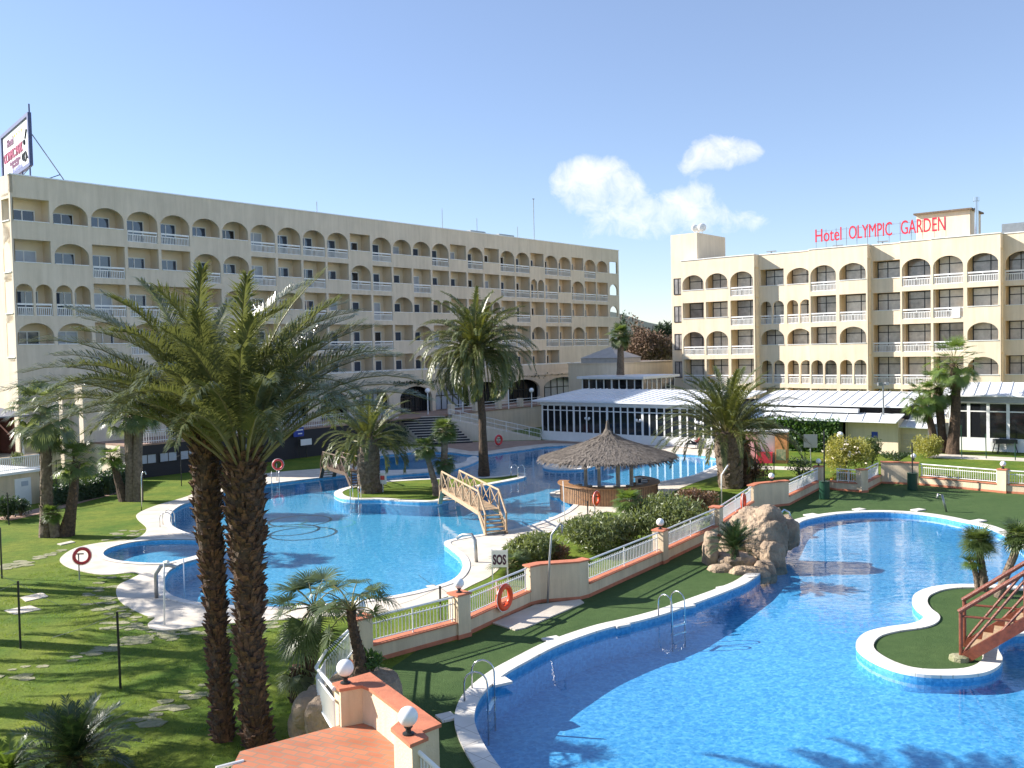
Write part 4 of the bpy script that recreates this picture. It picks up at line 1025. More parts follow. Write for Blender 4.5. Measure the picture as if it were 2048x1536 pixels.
# ------------------------------------------------------------------ the garden wall round the near pool
gw = thing('garden_wall', 'cream garden wall with terracotta ledges, pillars and white railings, around the near pool', 'wall', G(927, 1275))
WT, WH = .5, 1.38
def tile_cap(mb, pts, z, th=.055): mb.prism(pts, z, z + th); return mb
PC = []
def pillar(c, d, h=WH, s=.5):
    n = Vector((d.y, -d.x, 0)); a = c - d * s / 2 - n * (s - .08); PC.append(c - n * (s / 2 - .08))
    mb = MB(); mb.obox(a, d * s, n * s, UP * h); pl = build(mb, 'pillar', MT['wallN'], gw)
    mb = MB(); e = .04; mb.obox(a - d * e - n * e + UP * h, d * (s + 2 * e), n * (s + 2 * e), UP * .055); sub(mb, 'pillar_cap', MT['terra'], pl, gw)
    mb = MB(); e = .02; mb.obox(a - d * e - n * e, d * (s + 2 * e), n * (s + 2 * e), UP * .14); sub(mb, 'skirting', MT['terra'], pl, gw)
def rail_panel(a, b, h0=WT, h1=1.33, root=None, off=.15, wall=True, step=.13, sidegap=.0):
    root = root or gw
    d = (b - a).normalized(); n = Vector((-d.y, d.x, 0)); L = (b - a).length
    if wall:
        mb = MB(); mb.obox(a, b - a, n * .3, UP * WT); build(mb, 'low_wall', MT['wallN'], root)
        mb = MB(); mb.obox(a - n * .05 + UP * WT, b - a, n * .4, UP * .045); build(mb, 'ledge', MT['terra'], root)
        mb = MB(); mb.obox(a - n * .018, b - a, n * .017, UP * .13); build(mb, 'skirting', MT['terra'], root)
    mb = MB(); c = a + n * off; e = b + n * off
    mb.tube([c + UP * h1, e + UP * h1], .038, 8); mb.tube([c + UP * (h0 + .62), e + UP * (h0 + .62)], .022, 6); mb.tube([c + UP * (h0 + .13), e + UP * (h0 + .13)], .022, 6)
    k = max(2, int(L / step))
    for i in range(1, k): p = c + (e - c) * i / k; mb.tube([p + UP * (h0 + .13), p + UP * (h0 + .7)], .015, 5)
    for q in (.02, .5, .98): p = c + (e - c) * q; mb.tube([p + UP * (h0 + .045), p + UP * h1], .024, 6)
    build(mb, 'railing', MT['white'], root)
def solid(pts, h=WH, th=.32):
    n0 = len(pts); lst = [Vector(p) for p in pts]
    off = []
    for i in range(n0):
        d = (lst[min(i + 1, n0 - 1)] - lst[max(i - 1, 0)]).normalized(); off.append(lst[i] + Vector((-d.y, d.x, 0)) * th)
    mb = MB().prism(lst + off[::-1], 0, h); w_ = build(mb, 'solid_wall', MT['wallN'], gw)
    l2 = []; o2 = []
    for i in range(n0):
        d = (lst[min(i + 1, n0 - 1)] - lst[max(i - 1, 0)]).normalized(); n = Vector((-d.y, d.x, 0)); e0 = d * (-.05 if i == 0 else .05 if i == n0 - 1 else 0); l2.append(lst[i] - n * .06 + e0); o2.append(off[i] + n * .06 + e0)
    mb = MB().prism(l2 + o2[::-1], h, h + .055); sub(mb, 'wall_cap', MT['terra'], w_, gw)
    l3 = [lst[i] for i in range(n0)]; l4 = []
    for i in range(n0):
        d = (lst[min(i + 1, n0 - 1)] - lst[max(i - 1, 0)]).normalized(); l4.append(lst[i] - Vector((-d.y, d.x, 0)) * .018)
    mb = MB().prism(l3 + l4[::-1], 0, .13); sub(mb, 'skirting', MT['terra'], w_, gw)
q0, q1 = G(730, 1330), G(927, 1275)
b2a, b2b, b2c, b2d = G(1062, 1211), G(1082, 1206), G(1160, 1200), G(1178, 1195)
q3, q4, b5a, b5, b5r = G(1329, 1126), G(1440, 1072), G(1508, 1022), G(1520, 1017), G(1578, 1011)
q6 = G(1643, 977); q6b = G(1672, 981); q7 = G(1728, 985); q8 = G(1762, 967); q9 = G(1837, 970); q10 = G(2004, 986); q11 = G(2190, 998)
def dirn(a, b): return (b - a).normalized()
for c, d in ((q0, dirn(q0, q1)), (q1, dirn(q0, q1)), (q3, dirn(b2d, q3)), (q4, dirn(q3, q4)), (q6, dirn(b5r, q6)), (q7, dirn(q6, q8)), (q10, dirn(q9, q10)), (q11, dirn(q9, q10))): pillar(c, d)
def trim(a, b, s=.25, e=.25): d = dirn(a, b); return a + d * s, b - d * e
rail_panel(*trim(q0, q1)); rail_panel(*trim(q1, b2a, .25, .02)); rail_panel(*trim(b2d, q3, .02)); rail_panel(*trim(q3, q4)); rail_panel(*trim(q4, b5a, .25, .02)); rail_panel(*trim(b5r, q6, .02, .25)); rail_panel(*trim(q6b, q7, 0, .25)); rail_panel(*trim(q9, q10, .05)); rail_panel(*trim(q10, q11)); rail_panel(*trim(q7, q8, .25, .05))
solid([b2a, b2b, b2c, b2d]); solid([b5a, b5, b5r]); solid([q8, q9]); solid([G(1656, 978), q6b], .5)
# fence from the corner pillar down to the terrace pillar near the camera
CP = 2.9        # coping level of the near terrace wall
nf = thing('stair_railing', 'white handrail with balusters bending down beside the palm planter, near left', 'railing', G(640, 1345))
f0 = G(692, 1262, 1.35); f1 = G(652, 1302, 1.5); f2 = G(632, 1335, 1.9); f3 = G(668, 1378, CP - .05)
f0 = Vector((q0.x - .25, q0.y + .3, 1.35)); 
mb = MB(); mb.tube([f0, G(700, 1258, 1.38), G(651, 1303, 1.6), G(632, 1335, 1.9), f3], .04, 8)
low = [(p, p - UP * .85) for p in (f0, G(651, 1303, 1.6), G(632, 1335, 1.9), f3)]
mb.tube([b for a, b in low], .03, 6); mb.tube([a - UP * .22 for a, b in low], .022, 6)
build(mb, 'handrail', MT['white'], nf)
mb = MB()
for i in range(len(low) - 1):
    a, b = low[i][0], low[i + 1][0]; k = max(2, int((b - a).length / .17))
    for j in range(k + 1): p = a.lerp(b, j / k); mb.tube([p - UP * .22, p - UP * .85], .012, 5)
build(mb, 'baluster', MT['white'], nf)
# ---- near terrace
tv = thing('terrace_block', 'terracotta-paved terrace block with cream parapet and tiled coping, bottom foreground', 'terrace', G(700, 1500, 2.1))
TF = 2.1
e1, e2, e3, e4 = G(483.5, 1510, TF), G(681.5, 1455, TF), G(719, 1441, TF), G(784, 1488, TF)
e5 = G(784, 1640, TF); e6 = G(420, 1640, TF)
mb = MB().prism([e1, e2, e3 + Vector((.5, .35, 0)), e4 + Vector((.6, 0, 0)), e5, e6], 0, TF); build(mb, 'base', MT['wallN'], tv)
mb = MB().prism([e1 + Vector((-.04, .04, 0)), e2, e3 + Vector((.1, .1, 0)), e4 + Vector((.1, 0, 0)), e5, e6 + Vector((-.05, 0, 0))], TF, TF + .05); build(mb, 'floor', MT['rooftile'], tv)
def up_block(top_px, z0, name, cap=True):
    top = [G(a, b, CP) for a, b in top_px]
    cx = sum(p.x for p in top) / len(top); cy = sum(p.y for p in top) / len(top)
    ins = [Vector((cx + (p.x - cx), cy + (p.y - cy), 0)) for p in top]; ins = offset(ins, -.05)
    mb = MB().prism(ins, z0, CP - .06); o = build(mb, name, MT['wallN'], tv)
    mb = MB().prism(top, CP - .06, CP); sub(mb, 'coping', MT['terra'], o, tv)
up_block([(664, 1366), (678.5, 1378), (723, 1370.5), (738, 1376), (811, 1431), (781, 1456), (820, 1489.5), (857, 1474), (844, 1462), (883, 1447), (740, 1344)], 0, 'parapet_wall')
fr_ = thing('stair_railing', 'white top rail with balusters leaving the terrace pillar at the bottom edge', 'railing', G(850, 1520, 2.6))
a, b = G(829, 1497, 2.75), G(900, 1560, 2.3)
mb = MB(); mb.tube([a, b], .04, 8); mb.tube([a - UP * .65, b - UP * .65], .03, 6)
for k in range(12): p = a.lerp(b, k / 11); mb.tube([p, p - UP * .65], .015, 5)
build(mb, 'handrail', MT['white'], fr_)
a, b = G(432, 1536, 2.15), G(487, 1522, 2.15)
fr2 = thing('stair_railing', 'short bit of white railing at the bottom edge left of the terracotta terrace', 'railing', a)
mb = MB(); mb.tube([a, b], .035, 8)
for k in range(8): p = a.lerp(b, k / 7); mb.tube([p, p - UP * .7], .015, 5)
build(mb, 'handrail', MT['white'], fr2)
# small blue-white tile panel decoration is the wall rail; raised lawn on the right behind the wall
rl_pts = [q8 + Vector((.5, 1.2, 0)), q9 + Vector((.3, 1.0, 0)), q10 + Vector((.3, 1.0, 0)), q11 + Vector((.3, 1.0, 0)), FBW(40, 7, 0), FBW(26.2, 7, 0), FBW(26.0, 10.8, 0)]
struct(MB().prism(rl_pts, -.01, .6), 'raised_lawn', MT['lawn'])
pth = [G(1850, 915, .6), G(2100, 925, .6), G(2100, 919, .6), G(1880, 908, .6)]
struct(MB().prism(pth, .6, .615), 'path', MT['deck'])
pth = [G(1500, 938), G(1640, 942), G(1640, 936), G(1500, 931)]
struct(MB().prism(pth, .0, .015), 'path', MT['deck'])
pth = catmull([G(0, 1040), G(80, 1022), G(150, 1003), G(220, 985), G(262, 968)], 5, closed=False)
pl_, pr_ = [], []
for i, p in enumerate(pth):
    d = (pth[min(i + 1, len(pth) - 1)] - pth[max(i - 1, 0)]).normalized(); n = Vector((-d.y, d.x, 0)); pl_.append(p + n * .8); pr_.append(p - n * .8)
struct(MB().prism(pl_ + pr_[::-1], .0, .015), 'path', MT['pinkpave'])
# ------------------------------------------------------------------ vegetation
def leafmat(name, c, tr=.28, rough=.42, var=.35, vs=2.5, c2=None):
    return mat(name, c, rough, var, vs, translucent=tr, spec=.55, col2=c2)
MT['date'] = leafmat('date_palm_leaf', (.15, .165, .075), .18, .3, c2=(.055, .072, .036))
MT['date2'] = leafmat('yellow_green_palm_leaf', (.15, .16, .045), .15, c2=(.045, .068, .024))
MT['fan'] = leafmat('fan_palm_leaf', (.11, .15, .045), c2=(.04, .065, .024))
MT['fanp'] = leafmat('pale_fan_palm_leaf', (.15, .18, .085), c2=(.075, .105, .045))
MT['fang'] = leafmat('green_fan_palm_leaf', (.13, .19, .04), c2=(.04, .08, .02))
MT['cyc'] = leafmat('cycad_leaf', (.035, .065, .025), .12, .35, .3)
MT['rachis'] = mat('palm_leaf_stalk', (.19, .17, .06), .5, .25, 3)
MT['rachiso'] = mat('orange_palm_leaf_stalk', (.36, .17, .05), .5, .2, 3)
MT['bush'] = leafmat('oleander_leaf', (.17, .20, .08), .2, .5, .3, 3, (.06, .09, .03))
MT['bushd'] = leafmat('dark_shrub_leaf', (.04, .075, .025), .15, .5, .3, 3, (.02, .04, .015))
MT['bushy'] = leafmat('golden_shrub_leaf', (.36, .33, .07), .2, .55, .3, 3, (.17, .19, .05))
MT['bushr'] = leafmat('reddish_shrub_leaf', (.22, .11, .07), .15, .55, .3, 3, (.09, .08, .04))
MT['hedge'] = leafmat('climbing_hedge_leaf', (.075, .15, .03), .2, .45, .35, 3, (.03, .07, .016))
MT['flower'] = mat('orange_blossom', (.85, .35, .04), .6); MT['flowerw'] = mat('cream_blossom', (.75, .65, .50), .6)
MT['twig'] = mat('brown_autumn_twigs', (.22, .13, .08), .8, .3, 1.5, col2=(.12, .08, .055))
MT['pine'] = leafmat('pine_foliage', (.045, .075, .03), .05, .8, .3, .5, (.022, .04, .018))
MT['bark'] = mat('tree_bark', (.10, .07, .05), .9, .3, 4)
ZV = Vector((0, 0, 1))
def rib(mb, p, q, r, wid, nrm):
    s1 = (q - p).cross(nrm)
    if s1.length < 1e-6: return
    s1 = s1.normalized() * wid / 2; m = p.lerp(q, .5) if r is None else q
    mb.v.extend([tuple(p - s1 * .6), tuple(p + s1 * .6), tuple(q + s1), tuple(q - s1), tuple(r)])
    o = len(mb.v) - 5; mb.f.append((o, o + 1, o + 2, o + 3)); mb.f.append((o + 3, o + 2, o + 4))
BIG = dict()
def frond(lv, sm, base, az, el, L, droop, ll, nl, rnd, wid=.04, stalk=.16, up=.35, seg=9, rr=.03, sag=.5, a0=62, a1=22):
    pts = [Vector(base)]; e = el; roll = rnd.uniform(-.5, .5); bend = rnd.uniform(-.25, .25)
    for i in range(seg):
        t = (i + .5) / seg; e = el - droop * (t ** 1.6); a = az + bend * t
        pts.append(pts[-1] + Vector((math.cos(e) * math.cos(a), math.cos(e) * math.sin(a), math.sin(e))) * (L / seg))
    sm.tube(pts, [rr * (1 - .85 * i / seg) for i in range(seg + 1)], 4, cap=False)
    for i in range(nl):
        t = stalk + (1 - stalk) * (i + .5) / nl; x = t * seg; k = min(int(x), seg - 1); p = pts[k].lerp(pts[k + 1], x - k)
        fwd = (pts[k + 1] - pts[k]).normalized(); side = fwd.cross(ZV)
        side = side.normalized() if side.length > 1e-3 else Vector((-math.sin(az), math.cos(az), 0))
        nrm = side.cross(fwd).normalized()
        side = side * math.cos(roll) + nrm * math.sin(roll) * .5
        tt = (t - stalk) / (1 - stalk); l = ll * (.35 + .65 * math.sin(math.pi * min(1, .12 + tt * .8)) ** .7) * rnd.uniform(.8, 1.1)
        ang = R(a0 + (a1 - a0) * tt) + rnd.uniform(-.12, .12)
        for sg in (-1, 1):
            d = (fwd * math.cos(ang) + side * sg * math.sin(ang) + nrm * up * rnd.uniform(.5, 1.4)).normalized()
            q = p + d * l * .55; r = q + (d - ZV * sag * rnd.uniform(.6, 1.5)).normalized() * l * .5
            rib(lv, p, q, r, wid * rnd.uniform(.8, 1.2), nrm)
def boots(mb, pts, radii, n, rnd, size=.2, out=.12, t0=0.0):
    m = len(pts)
    for i in range(n):
        t = t0 + (1 - t0) * (i + rnd.random() * .6) / n; x = t * (m - 1); k = min(int(x), m - 2); f = x - k
        c = pts[k].lerp(pts[k + 1], f); r = radii[k] * (1 - f) + radii[k + 1] * f
        a = i * 2.39996 + rnd.uniform(-.8, .8); d = Vector((math.cos(a), math.sin(a), 0)); s = Vector((-d.y, d.x, 0)); w = size * rnd.uniform(.2, .6); h = size * rnd.uniform(.2, 1.4); o = out * rnd.uniform(.2, 1.7)
        b = c + d * r * .93
        tip = b + d * o + ZV * h; tw = w * .6
        vs = [b - s * w - ZV * h * .35, b + s * w - ZV * h * .35, tip + s * tw, tip - s * tw, b + ZV * h * .55 - s * tw * .8 - d * .03, b + ZV * h * .55 + s * tw * .8 - d * .03]
        mb.add(vs, [(0, 1, 2, 3), (3, 2, 5, 4), (1, 5, 2), (0, 3, 4)])
def trunk(mb, pts, radii, rnd, n=14, sub_=6, rough=.06):
    path = catmull([Vector(p) for p in pts], sub_, closed=False); m = len(path); rr = []
    for i in range(m):
        x = i / sub_; k = min(int(x), len(radii) - 2); f = x - k; rr.append(radii[k] * (1 - f) + radii[k + 1] * f)
    o = len(mb.v); mb.tube(path, rr, n)
    for i in range(o, o + m * n):
        v = mb.v[i]; k = (i - o) // n; c = path[k]; s = 1 + rnd.uniform(-rough, rough); mb.v[i] = (c.x + (v[0] - c.x) * s, c.y + (v[1] - c.y) * s, v[2])
    return path, rr
def feather_palm(label, pts, radii, nf, L, ll, seed, leaf='date', el=(5, 88), droop=(70, 120), nboot=250, bsize=.2, bout=.1, wid=.045, nl=44, group='feather palms in the garden', trunkmat='trunk', stalkmat='rachis', crown_r=.25, azr=None, rr=.03, thn=14, sag=.5, up=.35, skirt=0, stalk=.16):
    rnd = random.Random(seed); base = Vector(pts[0]); top = Vector(pts[-1])
    root = thing('palm_tree', label, 'palm tree', base, group)
    mb = MB(); path, rad = trunk(mb, pts, radii, rnd, thn); tk = build(mb, 'trunk', MT[trunkmat], root)
    if nboot:
        mb = MB(); boots(mb, path, rad, nboot, rnd, bsize, bout); sub(mb, 'old_leaf_bases', MT['boot' if trunkmat == 'trunk' else 'trunkg'], tk, root)
    lv = MB(); sm = MB()
    for i in range(nf):
        t = (i + .5) / nf; az = i * 2.39996 + rnd.uniform(-.2, .2); 
        if azr: az = rnd.uniform(*azr)
        e = R(el[1] + (el[0] - el[1]) * t ** .8) + rnd.uniform(-.1, .1); dr = R(droop[0] + (droop[1] - droop[0]) * t) * rnd.uniform(.85, 1.15)
        b = top + Vector((math.cos(az), math.sin(az), 0)) * crown_r * (.3 + .7 * t) - ZV * (.5 * t * crown_r * 2)
        frond(lv, sm, b, az, e, L * rnd.uniform(.85, 1.08), dr, ll, nl, rnd, wid, sag=sag, up=up, rr=rr, stalk=stalk)
    for i in range(skirt):
        az = rnd.uniform(0, 6.28); b = top + Vector((math.cos(az), math.sin(az), 0)) * crown_r * .8 - ZV * .3
        sm.tube([b, b + Vector((math.cos(az), math.sin(az), -.3)) * .5, b + Vector((math.cos(az) * .8, math.sin(az) * .8, -rnd.uniform(2, 4)))], [.03, .025, .01], 4)
    build(lv, 'crown', MT[leaf], root); build(sm, 'leaf_stalks', MT[stalkmat], root)
    return root
def fan_leaf(lv, sm, base, az, el, Lp, rad, rnd, n=26, spread=115, wid=.045, tipd=.55, seg=4, arch=.5):
    pts = [Vector(base)]; e = el
    for i in range(seg):
        e = el - arch * ((i + 1) / seg) ** 1.5; pts.append(pts[-1] + Vector((math.cos(e) * math.cos(az), math.cos(e) * math.sin(az), math.sin(e))) * (Lp / seg))
    sm.tube(pts, [.02, .018, .016, .014, .012][:seg + 1], 4, cap=False)
    fwd = (pts[-1] - pts[-2]).normalized(); side = fwd.cross(ZV); side = side.normalized() if side.length > .01 else Vector((1, 0, 0)); nrm = side.cross(fwd).normalized()
    tilt = rnd.uniform(-.5, .2); fwd2 = (fwd * math.cos(tilt) + nrm * math.sin(tilt)).normalized(); nrm2 = side.cross(fwd2).normalized(); c = pts[-1]
    for i in range(n):
        a = R(-spread + 2 * spread * (i + .5) / n); d = (fwd2 * math.cos(a) + side * math.sin(a) + nrm2 * (.18 * abs(math.sin(a)) + rnd.uniform(-.05, .05))).normalized()
        l = rad * (1 - .25 * abs(a) / R(spread)) * rnd.uniform(.9, 1.08)
        q = c + d * l * .62; r = q + (d - ZV * tipd * rnd.uniform(.5, 1.4)).normalized() * l * .42
        rib(lv, c + d * .03, q, r, wid * rnd.uniform(.85, 1.15) * rad / .8, nrm2)
def fan_palm(label, pts, radii, nf, Lp, rad, seed, leaf='fan', el=(-35, 85), nboot=0, bsize=.12, bout=.05, group='fan palms in the garden', trunkmat='trunkg', n=26, wid=.05, tipd=.55, arch=.5, spread=115, azlist=None, thn=12, dead=0):
    rnd = random.Random(seed); base = Vector(pts[0]); top = Vector(pts[-1])
    root = thing('palm_tree', label, 'palm tree', base, group)
    mb = MB(); path, rad_ = trunk(mb, pts, radii, rnd, thn); tk = build(mb, 'trunk', MT[trunkmat], root)
    if nboot: mb = MB(); boots(mb, path, rad_, nboot, rnd, bsize, bout); sub(mb, 'old_leaf_bases', MT['boot' if trunkmat == 'trunk' else 'trunkg'], tk, root)
    lv = MB(); sm = MB()
    for i in range(nf):
        t = (i + .5) / nf; az = i * 2.39996 + rnd.uniform(-.3, .3); e = R(el[1] + (el[0] - el[1]) * t) + rnd.uniform(-.15, .15)
        if azlist: az, e = azlist[i % len(azlist)]; az += rnd.uniform(-.1, .1)
        fan_leaf(lv, sm, top, az, e, Lp * rnd.uniform(.8, 1.15), rad * rnd.uniform(.85, 1.1), rnd, n, spread, wid, tipd, arch=arch)
    build(lv, 'crown', MT[leaf], root); build(sm, 'leaf_stalks', MT['rachis'], root)
    if dead:
        lv = MB(); sm = MB()
        for i in range(dead): fan_leaf(lv, sm, top - ZV * .25, rnd.uniform(0, 6.28), R(rnd.uniform(-75, -50)), Lp * .6, rad * .9, rnd, 16, 60, wid, .9)
        build(lv, 'dead_leaves', MT['twig'], root)
    return root
def col(base_px, pxs, z0=0.0):      # trunk centre line from image points, at the base's own distance
    b = G(base_px[0], base_px[1], z0); return [b] + [H(a, c, b.y) for a, c in pxs]
# the two big date palms in front
p = col((515, 1492), [(503, 1330), (497, 1180), (492, 1060), (489, 960), (487, 905)])
feather_palm('big date palm in front with thick shaggy trunk, right one of the close pair', p, [.30, .26, .29, .38, .43, .32], 52, 4.7, .6, 11, nboot=1300, bsize=.16, bout=.12, wid=.028, nl=112, crown_r=.34, el=(40, 80), droop=(52, 82), rr=.034, stalk=.22, thn=18, group='big date palms in front')
p = col((447, 1478), [(438, 1330), (430, 1200), (420, 1080), (412, 950), (407, 870)])
feather_palm('big date palm in front with slimmer trunk, left one of the close pair', p, [.25, .2, .21, .27, .31, .24], 44, 4.6, .58, 12, nboot=1100, bsize=.14, bout=.1, wid=.028, nl=108, crown_r=.28, el=(38, 80), droop=(55, 84), rr=.032, stalk=.22, thn=16, group='big date palms in front')
# tall drooping palm at the back
p = col((968, 952), [(966, 880), (962, 800), (952, 700)])
feather_palm('tall slender palm with a drooping grey-green crown, standing before the arcade', p, [.45, .3, .27, .27], 120, 4.9, .6, 13, leaf='date2', el=(-20, 88), droop=(60, 135), nboot=0, wid=.075, nl=46, crown_r=.3, trunkmat='trunk', sag=.9, skirt=14, rr=.035)
# stout palm on the pool island
p = col((742, 985), [(737, 950), (737, 915), (736, 876)])
feather_palm('short stout date palm on the pool island beside the small footbridge', p, [.85, .72, .72, .6], 50, 3.6, .5, 14, leaf='date2', el=(5, 85), droop=(50, 120), nboot=420, bsize=.2, bout=.09, wid=.06, nl=46, crown_r=.45, trunkmat='trunkg', rr=.035)
# palm in front of the right pavilions
p = col((1462, 975), [(1460, 940), (1457, 900), (1455, 862)])
feather_palm('broad date palm with thick trunk in front of the long white roof', p, [.75, .8, .9, .7], 84, 4.9, .52, 15, leaf='date2', el=(14, 86), droop=(48, 98), nboot=520, bsize=.22, bout=.1, wid=.05, nl=62, crown_r=.5, trunkmat='trunkg', rr=.035, stalk=.2)
p = col((1490, 972), [(1489, 935), (1486, 890)])
feather_palm('slim palm trunk with orange leaf stalks pressed against the broad date palm', p, [.25, .3, .35], 14, 1.8, .4, 16, leaf='date2', el=(-70, 60), droop=(40, 90), nboot=160, bsize=.2, bout=.12, wid=.05, nl=22, stalkmat='rachiso')
# left group
p = col((95, 1073), [(93, 1010), (92, 930), (90, 830)])
fan_palm('tall fan palm with silvery drooping leaves, left edge, above the service block', p, [.42, .3, .28, .26], 46, 1.4, .95, 21, leaf='fanp', nboot=260, bsize=.16, tipd=1.0, el=(-55, 88), wid=.06)
p = col((132, 1072), [(142, 1020), (149, 960), (152, 925)])
fan_palm('leaning fan palm with reddish trunk, just right of the tall left-edge palm', p, [.42, .28, .22, .2], 26, .9, .75, 22, leaf='fan', trunkmat='trunk', nboot=120, bsize=.12)
p = col((113, 1074), [(108, 1050), (106, 1028)])
fan_palm('stubby young palm with bright green tuft at the foot of the left palms', p, [.3, .26, .22], 20, .3, .5, 23, leaf='fang')
p = col((250, 1002), [(238, 965), (228, 930), (222, 915)])
fan_palm('small leaning palm with bright green head behind the left lawn', p, [.4, .25, .2, .18], 22, .5, .7, 24, leaf='fang', trunkmat='trunk')
p = col((262, 1002), [(262, 940), (258, 870), (256, 830)])
fan_palm('left one of two straight pale-trunked palms behind the left lawn', p, [.4, .33, .3, .28], 30, 1.2, .95, 25, leaf='fanp', tipd=.9)
p = col((276, 1002), [(275, 940), (277, 870), (280, 822)])
fan_palm('right one of two straight pale-trunked palms behind the left lawn', p, [.35, .3, .28, .26], 30, 1.2, .95, 26, leaf='fan', tipd=.9)
# island fan palms
p = col((875, 992), [(868, 960), (858, 925), (850, 898)])
fan_palm('dark leaning fan palm on the island, left of the wooden footbridge', p, [.3, .2, .17, .16], 34, .55, .6, 27, leaf='fan', nboot=60)
p = col((888, 990), [(888, 950), (889, 900), (890, 862)])
fan_palm('upright shaggy fan palm behind the wooden footbridge, with leaves to the ground', p, [.3, .25, .22, .2], 46, .55, .62, 28, leaf='fan')
b0 = col((888, 990), [(889, 925)])
fan_palm('low dark fan palm skirt at the foot of the shaggy palm', [b0[0], b0[1]], [.2, .2], 34, .5, .55, 29, leaf='fan', el=(-60, 50))
# front fan palms
p = col((614, 1398), [(616, 1350), (624, 1290), (629, 1240), (627, 1215)])
def azto(dx, dy): return math.atan2(dy, dx)
fan_palm('fan palm with big pale drooping leaf, beside the pair of big trunks', p, [.2, .16, .19, .19, .15], 22, .8, .85, 31, leaf='fan', nboot=160, bsize=.1, bout=.04, n=36, wid=.034, tipd=.35, trunkmat='trunk', azlist=[(2.6, .9), (1.9, 1.0), (1.2, 1.1), (.5, .9), (3.3, .1), (3.6, -.7), (3.9, -.5), (4.3, -.6), (5.1, -.4), (0, .2), (.9, .3), (2.4, .2), (2.9, .5), (5.8, .3), (3.5, .5), (1.6, .7), (3.7, -.9), (3.3, -.6), (4.6, 0), (5.4, .5)])
p = col((592, 1402), [(590, 1370), (592, 1335)])
fan_palm('short reddish fan palm stump with hanging leaves, left of the rock', p, [.17, .13, .12], 9, .35, .6, 32, leaf='fanp', nboot=80, bsize=.1, trunkmat='trunk', el=(-70, 10), n=26)
b = G(724, 1352, 1.2); p = [b] + [H(a, c, b.y) for a, c in ((716, 1300), (706, 1255), (702, 1222))]
fan_palm('fan palm with long arching leaves in the raised planter behind the globe lamp', p, [.22, .14, .12, .11], 13, .8, .72, 33, leaf='fan', nboot=60, bsize=.08, bout=.03, n=30, wid=.035, tipd=1.0, trunkmat='trunk', arch=.9, azlist=[(.1, 1.25), (.4, 1.1), (2.9, 1.0), (2.4, 1.2), (3.3, .5), (1.5, 1.3), (5.2, 1.2), (4.1, .9), (5.9, .6), (2.7, .3), (3.4, -.3), (1.0, .7), (.2, .9)])
# right group by the lawn
p = col((1884, 906), [(1882, 850), (1880, 820), (1876, 775)], .6)
fan_palm('fan palm with orange trunk, middle of the right-hand trio', p, [.4, .3, .3, .28], 46, 1.25, .8, 34, leaf='fang', trunkmat='trunk', el=(-70, 80), wid=.05, n=26, tipd=.25)
p = col((1872, 906), [(1862, 850), (1853, 825), (1845, 800)], .6)
fan_palm('leaning fan palm with a lower head, leftmost of the right-hand trio', p, [.3, .26, .24, .2], 38, 1.2, .8, 35, leaf='fang', trunkmat='trunk', el=(-65, 80), wid=.05, n=26, tipd=.25)
p = col((1905, 908), [(1910, 840), (1912, 790), (1908, 728)], .6)
fan_palm('tallest fan palm of the right-hand trio, with a ragged head', p, [.5, .36, .33, .3], 44, 1.6, .95, 36, leaf='fang', trunkmat='trunk', el=(-65, 88), wid=.05, n=26, tipd=.3, dead=6)
p = [H(1241, 750, 103), H(1241, 700, 103), H(1240, 672, 103)]
fan_palm('slim distant fan palm between the two hotels', p, [.45, .35, .3], 34, .9, .9, 37, leaf='fan', trunkmat='trunkg', wid=.08)
# palms on the near pool island
p = col((1968, 1183), [(1966, 1150), (1960, 1110), (1956, 1085)])
fan_palm('small fan palm with ringed pale trunk on the near island, taller of the joined two', p, [.17, .14, .12, .12], 46, .32, .62, 38, leaf='fan', nboot=110, bsize=.07, bout=.03, n=24, wid=.035, tipd=.2, el=(-20, 88))
p = col((1957, 1182), [(1953, 1155), (1946, 1128)])
fan_palm('smallest fan palm on the near island, leaning left off its taller neighbour', p, [.12, .1, .1], 22, .2, .42, 39, leaf='fang', nboot=50, bsize=.06, bout=.03, n=18, tipd=.2, el=(-10, 80))
p = col((1996, 1196), [(2012, 1150), (2028, 1110), (2040, 1075)])
fan_palm('leaning fan palm at the right edge of the near island', p, [.16, .14, .13, .12], 40, .32, .6, 40, leaf='fan', nboot=100, bsize=.07, bout=.03, n=20, tipd=.3, el=(-30, 88))
p = col((1253, 1068), [(1255, 1040), (1256, 1010)])
fan_palm('small fan palm among the shrubs in front of the thatched bar', p, [.22, .16, .14], 26, .5, .6, 41, leaf='fang', trunkmat='trunk', el=(-20, 88))
p = [G(1018, 1150), G(1018, 1150) + ZV * .3]
fan_palm('low spiky fan palm behind the SOS board', p, [.15, .12], 20, .5, .6, 42, leaf='fan', el=(0, 85))
# cycads: stiff short feathers
def cycad(label, base, nf, L, seed, h=.3, leaf='cyc', el=(5, 85)):
    rnd = random.Random(seed); root = thing('cycad', label, 'plant', base)
    mb = MB(); mb.tube([base, base + ZV * h], [.2, .16], 10); build(mb, 'trunk', MT['trunk'], root)
    lv = MB(); sm = MB()
    for i in range(nf):
        t = (i + .5) / nf; az = i * 2.39996; e = R(el[1] + (el[0] - el[1]) * t)
        frond(lv, sm, base + ZV * h, az, e, L * rnd.uniform(.85, 1.1), R(35 + 25 * t), L * .2, 40, rnd, .022, stalk=.12, up=.25, seg=6, rr=.012, sag=.1, a0=70, a1=40)
    build(lv, 'crown', MT[leaf], root); build(sm, 'leaf_stalks', MT['rachis'], root); return root
cycad('dark round cycad on the lawn at the bottom left corner', G(150, 1545), 60, 1.35, 51, .3)
cycad('bright green grassy plant cut by the bottom left corner', G(15, 1560), 24, .9, 52, .1, 'fang', (20, 80))
rb0 = G(1470, 1150)
